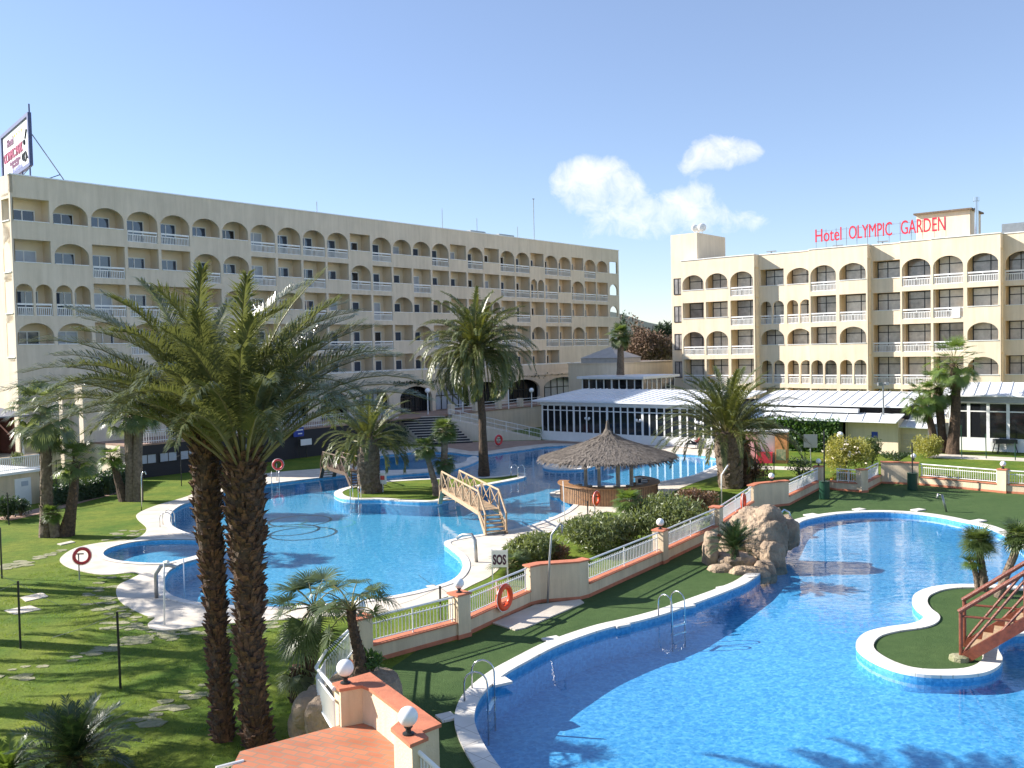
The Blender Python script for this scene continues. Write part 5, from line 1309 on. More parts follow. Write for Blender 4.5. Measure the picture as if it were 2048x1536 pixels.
cycad('dark cycad growing in the artificial rock planter by the near pool', Vector((rb0.x, rb0.y, .75)), 54, 1.15, 53, .3)
# shrubs
def leaf_blob(mb, c, rx, ry, rz, n, s, rnd, lo=.55):
    for _ in range(n):
        while True:
            v = Vector((rnd.uniform(-1, 1), rnd.uniform(-1, 1), rnd.uniform(-1, 1)))
            if .01 < v.length < 1: break
        v = v.normalized() * (lo + (1 - lo) * rnd.random() ** .6)
        p = Vector((c.x + v.x * rx, c.y + v.y * ry, c.z + v.z * rz))
        if p.z < .02: p.z = rnd.random() * .2
        d = Vector((rnd.gauss(0, 1), rnd.gauss(0, 1), rnd.gauss(.5, 1))).normalized(); w = d.cross(Vector((rnd.gauss(0, 1), rnd.gauss(0, 1), rnd.gauss(0, 1)))).normalized(); l = s * rnd.uniform(.6, 1.4)
        mb.v.extend([tuple(p), tuple(p + d * l * .5 + w * l * .16), tuple(p + d * l), tuple(p + d * l * .5 - w * l * .16)]); o = len(mb.v) - 4; mb.f.append((o, o + 1, o + 2, o + 3))
def shrub(label, base, r, h, n, seed, leaf='bush', s=.2, flowers=0, fm='flower', cat='shrub', group=None, lumps=7):
    rnd = random.Random(seed); root = thing('shrub', label, cat, base, group)
    mb = MB()
    for k in range(lumps):
        a = rnd.uniform(0, 6.28); q = rnd.uniform(.0, .6); rr = rnd.uniform(.4, .62)
        leaf_blob(mb, base + Vector((math.cos(a) * r * q, math.sin(a) * r * q, h * rnd.uniform(.35, .65))), r * rr, r * rr, h * rnd.uniform(.3, .45), n // lumps, s, rnd, .3)
    build(mb, 'foliage', MT[leaf], root)
    mb = MB()
    for k in range(7): a = rnd.uniform(0, 6.28); mb.tube([base, base + Vector((math.cos(a) * r * .4, math.sin(a) * r * .4, h * .7))], [.03, .01], 5)
    build(mb, 'stem', MT['bark'], root)
    if flowers:
        mb = MB()
        for k in range(flowers):
            a = rnd.uniform(0, 6.28); q = rnd.random(); c = base + Vector((math.cos(a) * r * q, math.sin(a) * r * q, h * (1 - .5 * q * q) * rnd.uniform(.6, 1)))
            for j in range(4): d = Vector((rnd.gauss(0, 1), rnd.gauss(0, 1), rnd.gauss(0, 1))).normalized() * .09; e = d.orthogonal().normalized() * .06; mb.add([c, c + d + e, c + d * 1.6, c + d - e], [(0, 1, 2, 3)])
        build(mb, 'blossom', MT[fm], root)
    return root
gs = 'shrubs behind the garden wall'
shrub('wide grey-green oleander left of the small palm, over the wall railing', G(1185, 1100), 1.9, 1.9, 7000, 61, group=gs)
shrub('oleander bush directly left of the tall hanging cable post by the solid wall', G(1070, 1122), 1.3, 1.3, 4000, 62, group=gs)
shrub('large oleander right of the small palm, in front of the thatched bar', G(1325, 1068), 2.3, 2.2, 8500, 63, group=gs)
shrub('brownish low shrub between the two oleanders behind the wall', G(1118, 1118), .7, .6, 1000, 64, 'bushr', group=gs)
shrub('reddish shrub beside the right end of the big oleander', G(1395, 1038), 1.2, 1.7, 2800, 65, 'bushr', group=gs)
shrub('tufted shrub at the foot of the small palm', G(1250, 1086), 1.4, 1.4, 3600, 66, group=gs)
shrub('low bush in front of the SOS board side', G(1035, 1136), .8, 1.0, 1800, 67, group=gs)
shrub('small green bush by the near globe lamp in the planter', G(745, 1342, 1.2), .5, .5, 1500, 68, 'fang' if False else 'hedge', .12, group=None)
shrub('loose reddish shrub between the kiosk and the broad date palm', G(1505, 965), 1.3, 1.9, 2200, 69, 'bushr', flowers=14, fm='flowerw')
shrub('thin twiggy shrub on the lawn right of the kiosk', G(1600, 958), 1.1, 1.8, 700, 70, 'bushd')
shrub('flowering shrub with cream blossoms beside the stepped wall', G(1690, 952), 1.9, 2.7, 4200, 71, 'bushy', .22, 40, 'flowerw')
shrub('orange flowering plant inside the small railed planter', G(1690, 972), .9, 1.0, 1500, 72, 'bushy', .16, 40, 'flower')
shrub('green conical shrub in front of the pump house wall', G(1745, 930), 1.0, 2.3, 2600, 73, 'bush', .2)
shrub('clipped golden shrub, the taller one beside the palm trio', G(1858, 915, .6), 1.3, 1.8, 3200, 74, 'bushy', .17, lumps=10)
shrub('clipped golden shrub, the low one right under the palm trio', G(1885, 905, .6), .9, 1.1, 1700, 75, 'bushy', .15, lumps=8)
shrub('low spreading dark green shrub along the pump house foot', G(1800, 920), 1.6, .7, 1800, 76, 'bushd', .17)
shrub('dark rounded bush at the left edge beside the white door', G(15, 1040), 1.3, 1.4, 2600, 77, 'bushd', .18)
shrub('second dark bush against the service block, just left of its door', G(42, 1032), .7, 1.1, 1200, 78, 'bushd', .16)
shrub('potted plant on top of the service block terrace', H(32, 930, 60), .55, .9, 800, 79, 'bush', .16)
shrub('dark creeping plants hanging under the terrace railing left of the stairs', G(790, 900), 2.0, 2.2, 3000, 80, 'bushd', .22)
def hedge(label, a, b, w, h, n, seed, leaf, s=.16):
    rnd = random.Random(seed); root = thing('hedge', label, 'hedge', a)
    d = b - a; L = d.length; d = d / L; nn_ = Vector((d.y, -d.x, 0)); mb = MB()
    for _ in range(n):
        f = rnd.random(); p = a + d * rnd.uniform(0, L) 
        if f < .7: p = p + nn_ * (w / 2 + rnd.gauss(0, .06)) + ZV * rnd.uniform(0, h)
        else: p = p + nn_ * rnd.uniform(-w / 2, w / 2) + ZV * (h + rnd.gauss(0, .06))
        e = Vector((rnd.gauss(0, 1), rnd.gauss(0, 1), rnd.gauss(0, 1))).normalized(); q = e.orthogonal().normalized(); l = s * rnd.uniform(.6, 1.5)
        mb.add([p, p + e * l * .5 + q * l * .3, p + e * l, p + e * l * .5 - q * l * .3], [(0, 1, 2, 3)])
    build(mb, 'foliage', MT[leaf], root)
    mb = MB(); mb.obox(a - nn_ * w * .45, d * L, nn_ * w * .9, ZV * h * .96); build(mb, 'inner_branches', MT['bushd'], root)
    return root
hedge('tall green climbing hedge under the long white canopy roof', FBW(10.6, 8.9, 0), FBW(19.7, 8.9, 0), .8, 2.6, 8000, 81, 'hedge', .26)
hedge('low clipped dark hedge behind the left palms beside the path', G(98, 1012), G(196, 992), 1.1, 1.1, 4200, 82, 'bushd', .14)
hedge('dark hedge running back from the low clipped hedge to the hotel wall', G(205, 990), G(262, 962), 1.0, 1.3, 2600, 83, 'bushd', .16)
# trees behind, between the hotels
def tree(label, base, h, r, n, seed, leaf, s, trunk_r=.3, group='trees between the hotels', zc=.62, rz=.42, lo=.2, cl=12):
    rnd = random.Random(seed); root = thing('tree', label, 'tree', base, group)
    mb = MB(); mb.tube([base, base + ZV * h * .35 + Vector((.2, 0, 0)), base + ZV * h * .6], [trunk_r, trunk_r * .75, trunk_r * .4], 8)
    for k in range(9):
        a = rnd.uniform(0, 6.28); q = base + ZV * h * rnd.uniform(.3, .55); mb.tube([q, q + Vector((math.cos(a) * r * .4, math.sin(a) * r * .4, h * .15)), q + Vector((math.cos(a) * r * .75, math.sin(a) * r * .75, h * .3))], [trunk_r * .4, trunk_r * .25, .03], 5)
    build(mb, 'trunk', MT['bark'], root); mb = MB()
    for k in range(cl):
        a = rnd.uniform(0, 6.28); q = rnd.random() ** .5 * .75; c = base + Vector((math.cos(a) * r * q, math.sin(a) * r * q, h * (zc + rnd.uniform(-.25, .25) * rz / .42)))
        leaf_blob(mb, c, r * .38, r * .38, h * rz * .4, n // cl, s, rnd, lo)
    build(mb, 'crown', MT[leaf], root); return root
def gb(px, d): v = H(px, 700, d); v.z = 0; return v
tree('broad brown winter tree with dark limbs, left of the right hotel', gb(1293, 165), 13.0, 5.0, 9000, 91, 'twig', .6, .8, cl=18)
tree('smaller brown twiggy tree behind the broad brown tree, further right', gb(1328, 185), 11.5, 3.6, 3500, 92, 'twig', .6, .3)
tree('tall bare grey-brown tree beside the far end of the left hotel', gb(1262, 230), 17, 4, 1100, 93, 'twig', .8, .3)
tree('dark round pine nearest the right hotel', gb(1322, 330), 18, 6, 4500, 94, 'pine', 1.3, .4)
tree('dark pine in the middle of the gap between the hotels', gb(1300, 360), 15, 6, 4500, 95, 'pine', 1.3, .4)
tree('low dark pine at the left of the gap between the hotels', gb(1270, 380), 14, 6, 4000, 96, 'pine', 1.3, .4)
tree('thin dark cypress by the corner of the left hotel', gb(1246, 190), 13.0, .8, 1800, 97, 'pine', .6, .2, zc=.55, rz=.8)
mb = MB(); rnd = random.Random(4)
for k in range(2):     # ground cover of woods beyond, too many trees to count
    pass
for _ in range(9000):
    px = rnd.uniform(1180, 1400); d = rnd.uniform(420, 700); b = gb(px, d); p = b + ZV * rnd.uniform(2, 10); l = rnd.uniform(1.5, 3.0); e = Vector((rnd.gauss(0, 1), rnd.gauss(0, 1), rnd.gauss(0, 1))).normalized(); q = e.orthogonal().normalized()
    mb.add([p, p + e * l * .5 + q * l * .4, p + e * l, p + e * l * .5 - q * l * .4], [(0, 1, 2, 3)])
stuff(mb, 'far_woods', MT['pine'])
# hills
mb = MB(); rnd = random.Random(9); n = 160; rows = 6; vs = []
for j in range(rows + 1):
    for i in range(n + 1):
        x = -1400 + 3400 * i / n; y = 1400 + j * 160
        hgt = (38 + 16 * math.sin(x * .0041 + 1.1) + 9 * math.sin(x * .011) + 5 * math.sin(x * .029 + 2) + rnd.uniform(-1.2, 1.2)) * math.sin(math.pi * (j + .001) / rows * .5) ** .7 * 1.6
        vs.append((x, y, hgt - 2))
mb.add(vs, [(j * (n + 1) + i, j * (n + 1) + i + 1, (j + 1) * (n + 1) + i + 1, (j + 1) * (n + 1) + i) for j in range(rows) for i in range(n)])
MT['hill'] = mat('wooded_hill', (.065, .085, .06), .95, .4, .02, 0, col2=(.04, .055, .045))
struct(mb, 'hills', MT['hill'], True)
# palms further left along the lawn whose crowns stand above it
for k, (x, y, h_) in enumerate(((-27.5, 38.5, 8.0), (-24.0, 31.5, 8.5), (-20.5, 25.5, 8.0))):
    b = Vector((x, y, 0)); nm = ['farther', 'middle', 'nearest'][k]
    feather_palm('date palm left of the lawn outside the frame, the %s one' % nm, [b, b + Vector((.1, .1, h_ * .5)), b + Vector((.2, 0, h_))], [.4, .33, .35], 44, 4.2, .6, 100 + k, nboot=0, nl=26, wid=.08, el=(5, 85), droop=(50, 110), group='date palms left of the lawn')

# grass blades standing on the near lawn
rnd = random.Random(21); vs = []; fs = []
cop = offset(deck_out, .1); k = 0; nb_ = 0
clump = [(rnd.uniform(-21, -2), rnd.uniform(17, 45)) for _ in range(5200)]
for cx_, cy_ in clump:
    if cx_ / cy_ < -.60 or inside((cx_, cy_), cop) or inside((cx_, cy_), deck_out): continue
    q = G(735, 1330); 
    if cx_ > -6.5 + (cy_ - 22) * .35 + 1.2: continue
    for _ in range(10):
        x = cx_ + rnd.gauss(0, .12); y = cy_ + rnd.gauss(0, .12); h = rnd.uniform(.03, .075); a = rnd.uniform(0, 6.28); w = rnd.uniform(.006, .012)
        vs += [(x - w * math.cos(a), y - w * math.sin(a), 0), (x + w * math.cos(a), y + w * math.sin(a), 0), (x + rnd.gauss(0, .025), y + rnd.gauss(0, .025), h)]; fs.append((k, k + 1, k + 2)); k += 3
mb = MB(); mb.v = vs; mb.f = fs
MT['blade'] = leafmat('grass_blade', (.15, .21, .03), .3, .6, c2=(.07, .12, .015))
stuff(mb, 'grass', MT['blade'])
# ------------------------------------------------------------------ lamps
def globe_lamp(pos, label, r=.165, group='globe lamps on the garden wall'):
    t = thing('globe_lamp', label, 'lamp', pos, group)
    mb = MB().sphere(pos + ZV * (.13 + r), r, 24, 16); build(mb, 'globe', MT['globe'], t, True)
    mb = MB().lathe(pos, [(.1, 0), (.1, .02), (.05, .04), (.045, .09), (.075, .12), (.075, .15)], 14); build(mb, 'base', MT['black'], t)
    return t
for a, b, z, lab in ((691, 1366, CP, 'white globe lamp on the terracotta coping behind the tiled terrace, left of the lower one'), (817, 1468, CP, 'largest white globe lamp, on the terrace pillar at the bottom edge')):
    globe_lamp(G(a, b, z), lab)
zc_ = WH + .055
for c_, lab in ((PC[0], 'globe lamp on the wall pillar behind the arching fan palm'), (PC[1], 'globe lamp on the pillar left of the orange lifebuoy'), (PC[2], 'globe lamp on the pillar left of the artificial rock'),
                  (G(1543, 962, zc_), 'globe lamp on the solid wall right of the broad date palm'), (PC[4], 'globe lamp behind the pole in the left green barrel'), (G(1827, 921, zc_), 'globe lamp partly behind the pole in the right green barrel'), (PC[6], 'globe lamp on the wall pillar near the right edge of the photo')):
    globe_lamp(Vector((c_.x, c_.y, zc_)), lab)
p = G(1681, 948); t = thing('globe_lamp', 'globe lamp on a short post sunk in the flowering shrub', 'lamp', p)
build(MB().tube([p, p + ZV * 2.55], .05, 8), 'post', MT['grey'], t); build(MB().sphere(p + ZV * 2.75, .22, 18, 12), 'globe', MT['globe'], t, True)
for k, (a, d, zt_, lab) in enumerate(((855, 97, 785, 'globe lamp post by the arches, leftmost of four'), (925, 99, 784, 'globe lamp post by the arches, second from left'), (1016, 103, 753, 'tallest globe lamp post, right of the tall slender palm'), (1063, 104, 784, 'globe lamp post by the arches, nearest the glass pavilion'))):
    top = H(a, zt_, d); b = Vector((top.x, top.y, TZ)); t = thing('lamp_post', lab, 'lamp post', b, 'lamp posts on the hotel terrace')
    build(MB().tube([b, Vector((top.x, top.y, top.z))], .055, 8), 'post', MT['white'], t); build(MB().sphere(top + ZV * .2, .27, 16, 10), 'globe', MT['globe'], t, True)
p = G(1768, 906); t = thing('floodlight_pole', 'tall grey floodlight pole rising in front of the pump house', 'lamp post', p)
top = H(1766, 768, p.y); build(MB().tube([p, top], [.09, .06], 8), 'pole', MT['grey'], t); mb = MB(); mb.box(top + Vector((-.25, 0, .0)), (.35, .25, .28)); mb.box(top + Vector((.28, 0, .02)), (.32, .22, .24), .4); build(mb, 'floodlight', MT['grey'], t)
# ------------------------------------------------------------------ posts with guy ropes, barrels, lifebuoys
ropem = mat('grey_rope', (.25, .25, .24), .8)
def rope_post(base_px, top_px, label, ropes=((-1.6, .5), (1.2, .9), (-.7, -.5)), r=.035, m='black', g='rope posts around the pools'):
    p = G(*base_px); top = H(top_px[0], top_px[1], p.y); t = thing('rope_post', label, 'post', p, g)
    build(MB().tube([p, Vector((p.x + (top.x - p.x) * .9, p.y, top.z))], r, 8), 'post', MT[m], t)
    mb = MB(); top = Vector((p.x + (top.x - p.x) * .9, p.y, top.z - .05))
    for dx, dz in ropes:
        e = top + Vector((dx, dx * .3, -dz)); mid = top.lerp(e, .5) - ZV * .06; mb.tube([top, mid, e], .007, 4)
    if ropes: build(mb, 'rope', ropem, t)
rope_post((41, 1297), (36, 1162), 'black post with ropes on the left lawn beside the two pale slabs')
rope_post((241, 1378), (234, 1223), 'black post with ropes in the middle of the left lawn')
rope_post((4, 1157), (0, 1055), 'black post at the very left edge above the slabs', ())
rope_post((18, 1050), (14, 985), 'thin post with ropes at the left edge near the white door')
rope_post((112, 1000), (113, 920), 'thin post in front of the service block terrace', ())
rope_post((363, 972), (361, 908), 'thin post with white arms at the far left shore of the pool', ((-.9, .35), (.9, .35)))
rope_post((881, 1238), (880, 1172), 'black post with ropes behind the railing left of the lifebuoy pillar')
rope_post((1176, 1047), (1175, 1002), 'black post with ropes between the bar and the shrubs')
rope_post((1511, 966), (1511, 890), 'dark green post left of the kiosk', (), m='dkgreen')
rope_post((1548, 958), (1548, 905), 'dark green post in front of the kiosk', (), m='dkgreen')
rope_post((1862, 926), (1861, 878), 'dark green fence post behind the golden shrub', (), m='dkgreen')
rope_post((1924, 930), (1922, 850), 'dark green fence post left of centre on the raised right lawn', (), m='dkgreen')
rope_post((1973, 934), (1971, 868), 'dark green fence post in the middle of the raised right lawn', (), m='dkgreen')
rope_post((2031, 938), (2030, 886), 'dark green fence post nearest the right edge', (), m='dkgreen')
for k, (bx, by, ty, lab) in enumerate(((1649, 998, 862, 'dark green barrel holding a tall black pole, the left one'), (1825, 980, 886, 'dark green barrel holding a black pole, the right one'))):
    p = G(bx, by); t = thing('barrel_post', lab, 'barrel', p, 'weighted barrels with poles')
    build(MB().lathe(p, [(.29, 0), (.3, .05), (.3, 1.0), (.31, 1.02), (.31, 1.06), (.05, 1.06)], 20), 'barrel', MT['dkgreen'], t)
    build(MB().tube([p + ZV * 1.0, H(bx - 1, ty, p.y)], .045, 8), 'pole', MT['black'], t)
def buoy(c, ax, label, R0=.31, r0=.075, m='orange', stand=None, rope=True):
    t = thing('lifebuoy', label, 'lifebuoy', c, 'lifebuoys around the pools')
    build(MB().torus(c, R0, r0, ax, 36, 12), 'ring', MT[m], t, True)
    if rope: build(MB().torus(c + Vector(ax).normalized() * .01, R0 + r0 + .015, .012, ax, 24, 5), 'grab_rope', MT['white'], t)
    if stand is not None:
        build(MB().tube([stand, Vector((stand.x, stand.y, c.z + R0 * .3))], .03, 8), 'stand', MT['grey'], t)
        b = Vector((stand.x, stand.y, c.z + R0 * .3)); build(MB().beam(b - Vector((.22, 0, 0)), b + Vector((.22, 0, 0)), .03, .05), 'hook', MT['black'], t)
wn = dirn(q1, b2a); wnn = Vector((wn.y, -wn.x, 0))
c = H(1018, 1197, G(1014, 1240).y - .1); f = (c - q1).dot(wn); c = Vector((q1.x, q1.y, 0)) + wn * f + wnn * .14; c.z = .78
buoy(c, wnn, 'big orange lifebuoy hanging on the wall railing beside the shower slab', .37, .095, 'orange')
p = G(159, 1160); buoy(H(164, 1112, p.y), (.55, -.85, .05), 'red lifebuoy on a post at the left tip of the pale pool deck', .3, .065, 'redp', p)
p = G(554, 962); buoy(H(556, 929, p.y), (.2, -1, 0), 'red lifebuoy on a post on the shaded far shore behind the big trunks', .34, .075, 'redp', p)
p = G(997, 893); buoy(H(997, 880, p.y), (.7, -.7, 0), 'pale red lifebuoy by the ramp wall, right of the tall palm', .42, .11, 'redp', p)
p = G(1190, 1034); buoy(H(1193, 997, p.y), (.85, -.5, 0), 'orange lifebuoy on a post in front of the thatched bar', .33, .08, 'orange', p)
c = H(1487, 1003, q4.y + 2.0); buoy(c, (.9, -.4, 0), 'orange lifebuoy on the wall railing behind the artificial rock', .33, .09, 'orange')
# ------------------------------------------------------------------ signs
p = G(984, 1172); t = thing('sign_board', 'white sign board reading SOS on two posts by the pool', 'sign', p)
d = Vector((1, -.12, 0)).normalized(); zt_ = zat(982, 1100, p) ; zb_ = zat(982, 1134, p); wd = (H(1011, 1090, p.y) - H(982, 1100, p.y)).length
pm_ = MB(); n = Vector((d.y, -d.x, 0))
for s_ in (0, wd): pm_.obox(p + d * s_ - n * .03, d * .05, n * .04, ZV * (zt_ + .03))
build(pm_, 'post', MT['white'], t)
pm_ = MB().obox(p + d * .02 + n * .012 + ZV * zb_, d * wd, n * .02, ZV * (zt_ - zb_)); build(pm_, 'board', MT['white'], t)
pm_ = MB(); place_text(pm_, 'SOS', .52, .004, p + d * .06 + n * .036 + ZV * (zb_ + .12), d, ZV, n, wd * .88, .022); build(pm_, 'letters', mat('dark_violet_letters', (.06, .015, .05), .5), t)
for (a, b, zz, w, h, m, nm) in ((597, 864, 905, 1.1, .8, 'blue', 'blue sign with two short white lines in front of the dark basement wall'), (612, 884, 905, 1.2, .55, 'white', 'white notice board below the blue sign on the dark wall')):
    p = AW(AW.col(a, b, tb0 + .4), tb0 + .4, 0); c = H(a, b, p.y); t = thing('notice_board', nm, 'sign', Vector((c.x, c.y, 0)))
    mb = MB(); mb.obox(c - dA * w / 2 - ZV * h / 2, dA * w, nA * .05, ZV * h); build(mb, 'board', MT[m], t)
    build(MB().tube([Vector((c.x, c.y, 0)), c], .04, 6), 'post', MT['black'], t)
    if m == 'blue':
        mb = MB()
        for z_, a_, b_ in ((.12, -.4, .45), (-.2, -.1, .35)): mb.obox(c + dA * a_ + nA * .052 + ZV * z_, dA * (b_ - a_), nA * .01, ZV * .1)
        build(mb, 'lettering', MT['white'], t)
p = G(1622, 940); c = H(1621, 882, p.y); t = thing('notice_board', 'grey notice board on a thin post before the climbing hedge', 'sign', p)
build(MB().box(c, (.95, .06, .95), -.3), 'board', mat('grey_board', (.30, .32, .31), .5), t); build(MB().tube([p, c], .035, 6), 'post', MT['grey'], t)
p = G(766, 985); c = H(765, 957, p.y); t = thing('notice_board', 'small white board with a red mark on the pool island', 'sign', p)
build(MB().box(c, (.55, .04, .75), -.2), 'board', MT['white'], t); build(MB().box(c + Vector((0, -.03, .05)), (.28, .03, .28), -.2), 'emblem', MT['redp'], t); build(MB().tube([p, c], .03, 6), 'post', MT['white'], t)
# ------------------------------------------------------------------ showers and ladders
def pipe(label, pts, r, m='chrome', head=None, cat='shower', slab=None, name='shower'):
    t = thing(name, label, cat, pts[0]); build(MB().tube(pts, r, 10), 'pipe', MT[m], t, True)
    if head: build(MB().tube([pts[-1], pts[-1] + Vector(head)], [r * 1.6, r * 2.2], 10), 'shower_head', MT[m], t)
    return t
b = G(953, 1125); MT['satin'] = mat('satin_steel', (.42, .42, .41), .4, .1, 4, metal=.8)
pipe('flat bent steel water spout on the pale deck, left of the SOS board', [b, H(950, 1080, b.y), H(943, 1069, b.y + .1), H(925, 1070, b.y + .3), H(914, 1076, b.y + .4)], .075, 'satin', name='water_spout', cat='spout')
b = G(313, 1197); pipe('flat bent steel water spout on the deck near the small round pool', [b, H(312, 1148, b.y), H(322, 1132, b.y), H(338, 1130, b.y), H(352, 1134, b.y)], .075, 'satin', name='water_spout', cat='spout')
b = G(329, 1251); pipe('thin white shower pole standing on the deck below the small round pool', [b, H(328, 1125, b.y)], .03, 'white', (.18, -.1, .03))
b = G(283, 1021); pipe('thin bent shower pole at the edge of the upper left lawn', [b, H(282, 958, b.y), H(284, 946, b.y), H(290, 943, b.y), H(292, 949, b.y)], .035, 'chrome')
b = G(368, 1172); pipe('short thin pole in the water beside the small round pool', [b - ZV * .8, H(367, 1116, b.y)], .025, 'white', name='pole', cat='pole')
b = G(1095, 1209); pipe('tall steel shower with a bent arm on the slab by the solid wall', [b, H(1099, 1120, b.y), H(1103, 1070, b.y), H(1108, 1062, b.y), H(1121, 1046, b.y), H(1124, 1050, b.y), H(1124, 1066, b.y)], .04, 'satin')
b = G(1131, 1066); pipe('very thin white pole standing on the deck between bar and footbridge', [b, H(1126, 962, b.y)], .018, 'white', name='pole', cat='pole')
b = G(1443, 1010); pipe('thin grey pole with a bent white tip before the broad date palm', [b, H(1443, 950, b.y), H(1456, 930, b.y)], .04, 'white', name='pole', cat='pole')
b = G(1893, 1024); pipe('low angled steel shower on the green turf behind the near pool', [b, H(1884, 990, b.y), H(1876, 988, b.y), H(1874, 996, b.y)], .06, 'satin')
b = G(1583, 1038, .9); pipe('curved steel ladder rails on top of the artificial rock', [G(1562, 1043, 1.0), H(1560, 1028, G(1562, 1043, 1.0).y), H(1568, 1019, G(1562, 1043, 1.0).y), H(1578, 1024, G(1562, 1043, 1.0).y), H(1582, 1036, G(1562, 1043, 1.0).y)], .04, 'chrome', name='handrail', cat='handrail')
def ladder(label, pa, pb, nrm, h=.78, span=.62, down=1.2, steps=3):
    t = thing('pool_ladder', label, 'pool ladder', pa, 'steel pool ladders'); mb = MB(); n = Vector(nrm).normalized()
    for p in (pa, pb):
        pts = [Vector(p)]; 
        for k in range(9):
            a = math.pi * k / 8; pts.append(Vector(p) + n * (span / 2 - span / 2 * math.cos(a)) + ZV * (h - span / 2 + span / 2 * math.sin(a)))
        pts.append(Vector(p) + n * span - ZV * down); mb.tube(pts, .024, 8)
    build(mb, 'rails', MT['chrome'], t, True)
    for k in range(steps): z = -.25 - .28 * k; build(MB().beam(Vector(pa) + n * span + ZV * z, Vector(pb) + n * span + ZV * z, .12, .03), 'tread', MT['chrome'], t)
la, lb = G(930, 1398, .07), G(943, 1384, .07)
la, lb = G(929, 1402, .07), G(944, 1376, .07); n = (lb - la); n = Vector((n.y, -n.x, 0)); ladder('nearest steel pool ladder, at the left end of the near pool', la, lb, n)
la, lb = G(1317, 1231, .07), G(1342, 1224, .07); n = (lb - la); n = Vector((n.y, -n.x, 0)); ladder('steel pool ladder at the middle of the near pool edge', la, lb, n)
la, lb = G(320, 1054, .02), G(326, 1049, .02); n = (lb - la); n = Vector((n.y, -n.x, 0)); ladder('steel pool ladder at the left shore of the main pool', la, lb, n)
la, lb = G(1022, 955, .05), G(1036, 956, .05); ladder('steel pool ladder at the pointed end of the pool island', la, lb, (.6, .5, 0), .9)
la, lb = G(543, 967, .05), G(558, 965, .05); ladder('steel pool ladder below the red ring on the shaded far shore', la, lb, (.3, -1, 0), .9)
la, lb = G(706, 996, .05), G(722, 997, .05); ladder('steel pool ladder on the island beside the stout palm', la, lb, (-.1, -1, 0), .9)
# ------------------------------------------------------------------ footbridges
def footbridge(label, A, B, hgt, width, runa, runb, m, rail=1.1, nb=5, steps=5):
    A = Vector(A); B = Vector(B); d = (B - A); L = d.length; d = d / L; s = Vector((-d.y, d.x, 0)); s = s if s.x > 0 else -s
    t = thing('footbridge', label, 'bridge', A)
    P = lambda u, v, z: A + d * u + s * v + ZV * z
    for v in (0, width):
        mb = MB(); mb.beam(P(0, v, .02), P(runa, v, hgt), .09, .26, d.cross(ZV)); mb.beam(P(runa, v, hgt), P(L - runb, v, hgt), .09, .24); mb.beam(P(L - runb, v, hgt), P(L, v, .02), .09, .26)
        build(mb, 'side_beam', MT[m], t)
        mb = MB(); n = nb; us_ = [runa + (L - runb - runa) * k / n for k in range(n + 1)]
        for u in us_: mb.tube([P(u, v, hgt - .1), P(u, v, hgt + rail)], .045, 6)
        mb.tube([P(0.05, v, 0), P(0.05, v, rail * .95)], .05, 6); mb.tube([P(L - .05, v, 0), P(L - .05, v, rail * .95)], .05, 6)
        mb.tube([P(0.0, v, rail * .95), P(runa, v, hgt + rail), P(L - runb, v, hgt + rail), P(L, v, rail * .95)], .055, 8)
        for k in range(n):
            mb.tube([P(us_[k], v, hgt + .08), P(us_[k + 1], v, hgt + rail - .05)], .03, 5); mb.tube([P(us_[k], v, hgt + rail - .05), P(us_[k + 1], v, hgt + .08)], .03, 5)
        mb.tube([P(L - runb, v, hgt + .1), P(L, v, .5)], .03, 5)
        build(mb, 'railing', MT[m], t)
    mb = MB(); k = int((L - runb - runa) / .16)
    for i in range(k): u = runa + (L - runb - runa) * i / k; mb.obox(P(u, .04, hgt + .1), d * .14, s * (width - .08), ZV * .035)
    build(mb, 'deck', MT[m], t)
    for i in range(steps):
        z = hgt * (steps - i) / (steps + 1); u = L - runb + runb * (i + .9) / (steps + .6); build(MB().obox(P(u - .12, .04, z), d * .26, s * (width - .08), ZV * .045), 'step', MT[m], t)
    for i in range(3):
        z = hgt * (i + 1) / 4.5; u = runa * (i + .8) / 4; build(MB().obox(P(u - .1, .04, z), d * .22, s * (width - .08), ZV * .045), 'step', MT[m], t)
footbridge('light wooden footbridge with crossed railings from the island to the deck', G(880, 1008), G(972, 1072), .95, 1.08, .75, 1.25, 'wood')
footbridge('dark shaded wooden footbridge behind the stout island palm', G(642, 956), G(704, 978), .9, 1.0, .7, 1.2, 'wooddk', nb=4)
b = G(1922, 1322); t = thing('footbridge', 'red-brown wooden footbridge rising off the near island, right edge', 'bridge', b)
dX = Vector((.87, -.5, 0)).normalized(); dY = Vector((-dX.y, dX.x, 0)); sl_ = .80
def Q(u, v, z): return b + dX * u + dY * v + ZV * z
for v in (0, 1.35):
    mb = MB(); mb.beam(Q(0, v, .02), Q(2.6, v, .02 + 2.6 * sl_), .1, .3); mb.beam(Q(2.6, v, .02 + 2.6 * sl_), Q(7, v, .02 + 2.6 * sl_), .1, .3); build(mb, 'side_beam', MT['woodred'], t)
    mb = MB()
    for u in (0, 1.62, 3.6, 5.4): z0 = min(u, 2.6) * sl_; mb.tube([Q(u, v, z0 - .05), Q(u, v, z0 + 1.42)], .055, 10)
    mb.tube([Q(-.05, v, 1.42), Q(2.6, v, 1.42 + 2.6 * sl_), Q(7, v, 1.42 + 2.6 * sl_)], .07, 10)
    mb.tube([Q(.05, v, .25), Q(1.6, v, 1.2 + 1.62 * sl_)], .04, 8); mb.tube([Q(.7, v, .55), Q(1.62, v, .5 + 1.62 * sl_)], .04, 8)
    mb.tube([Q(0, v, 1.3), Q(1.62, v, 1.33)], .035, 8)
    build(mb, 'railing', MT['woodred'], t)
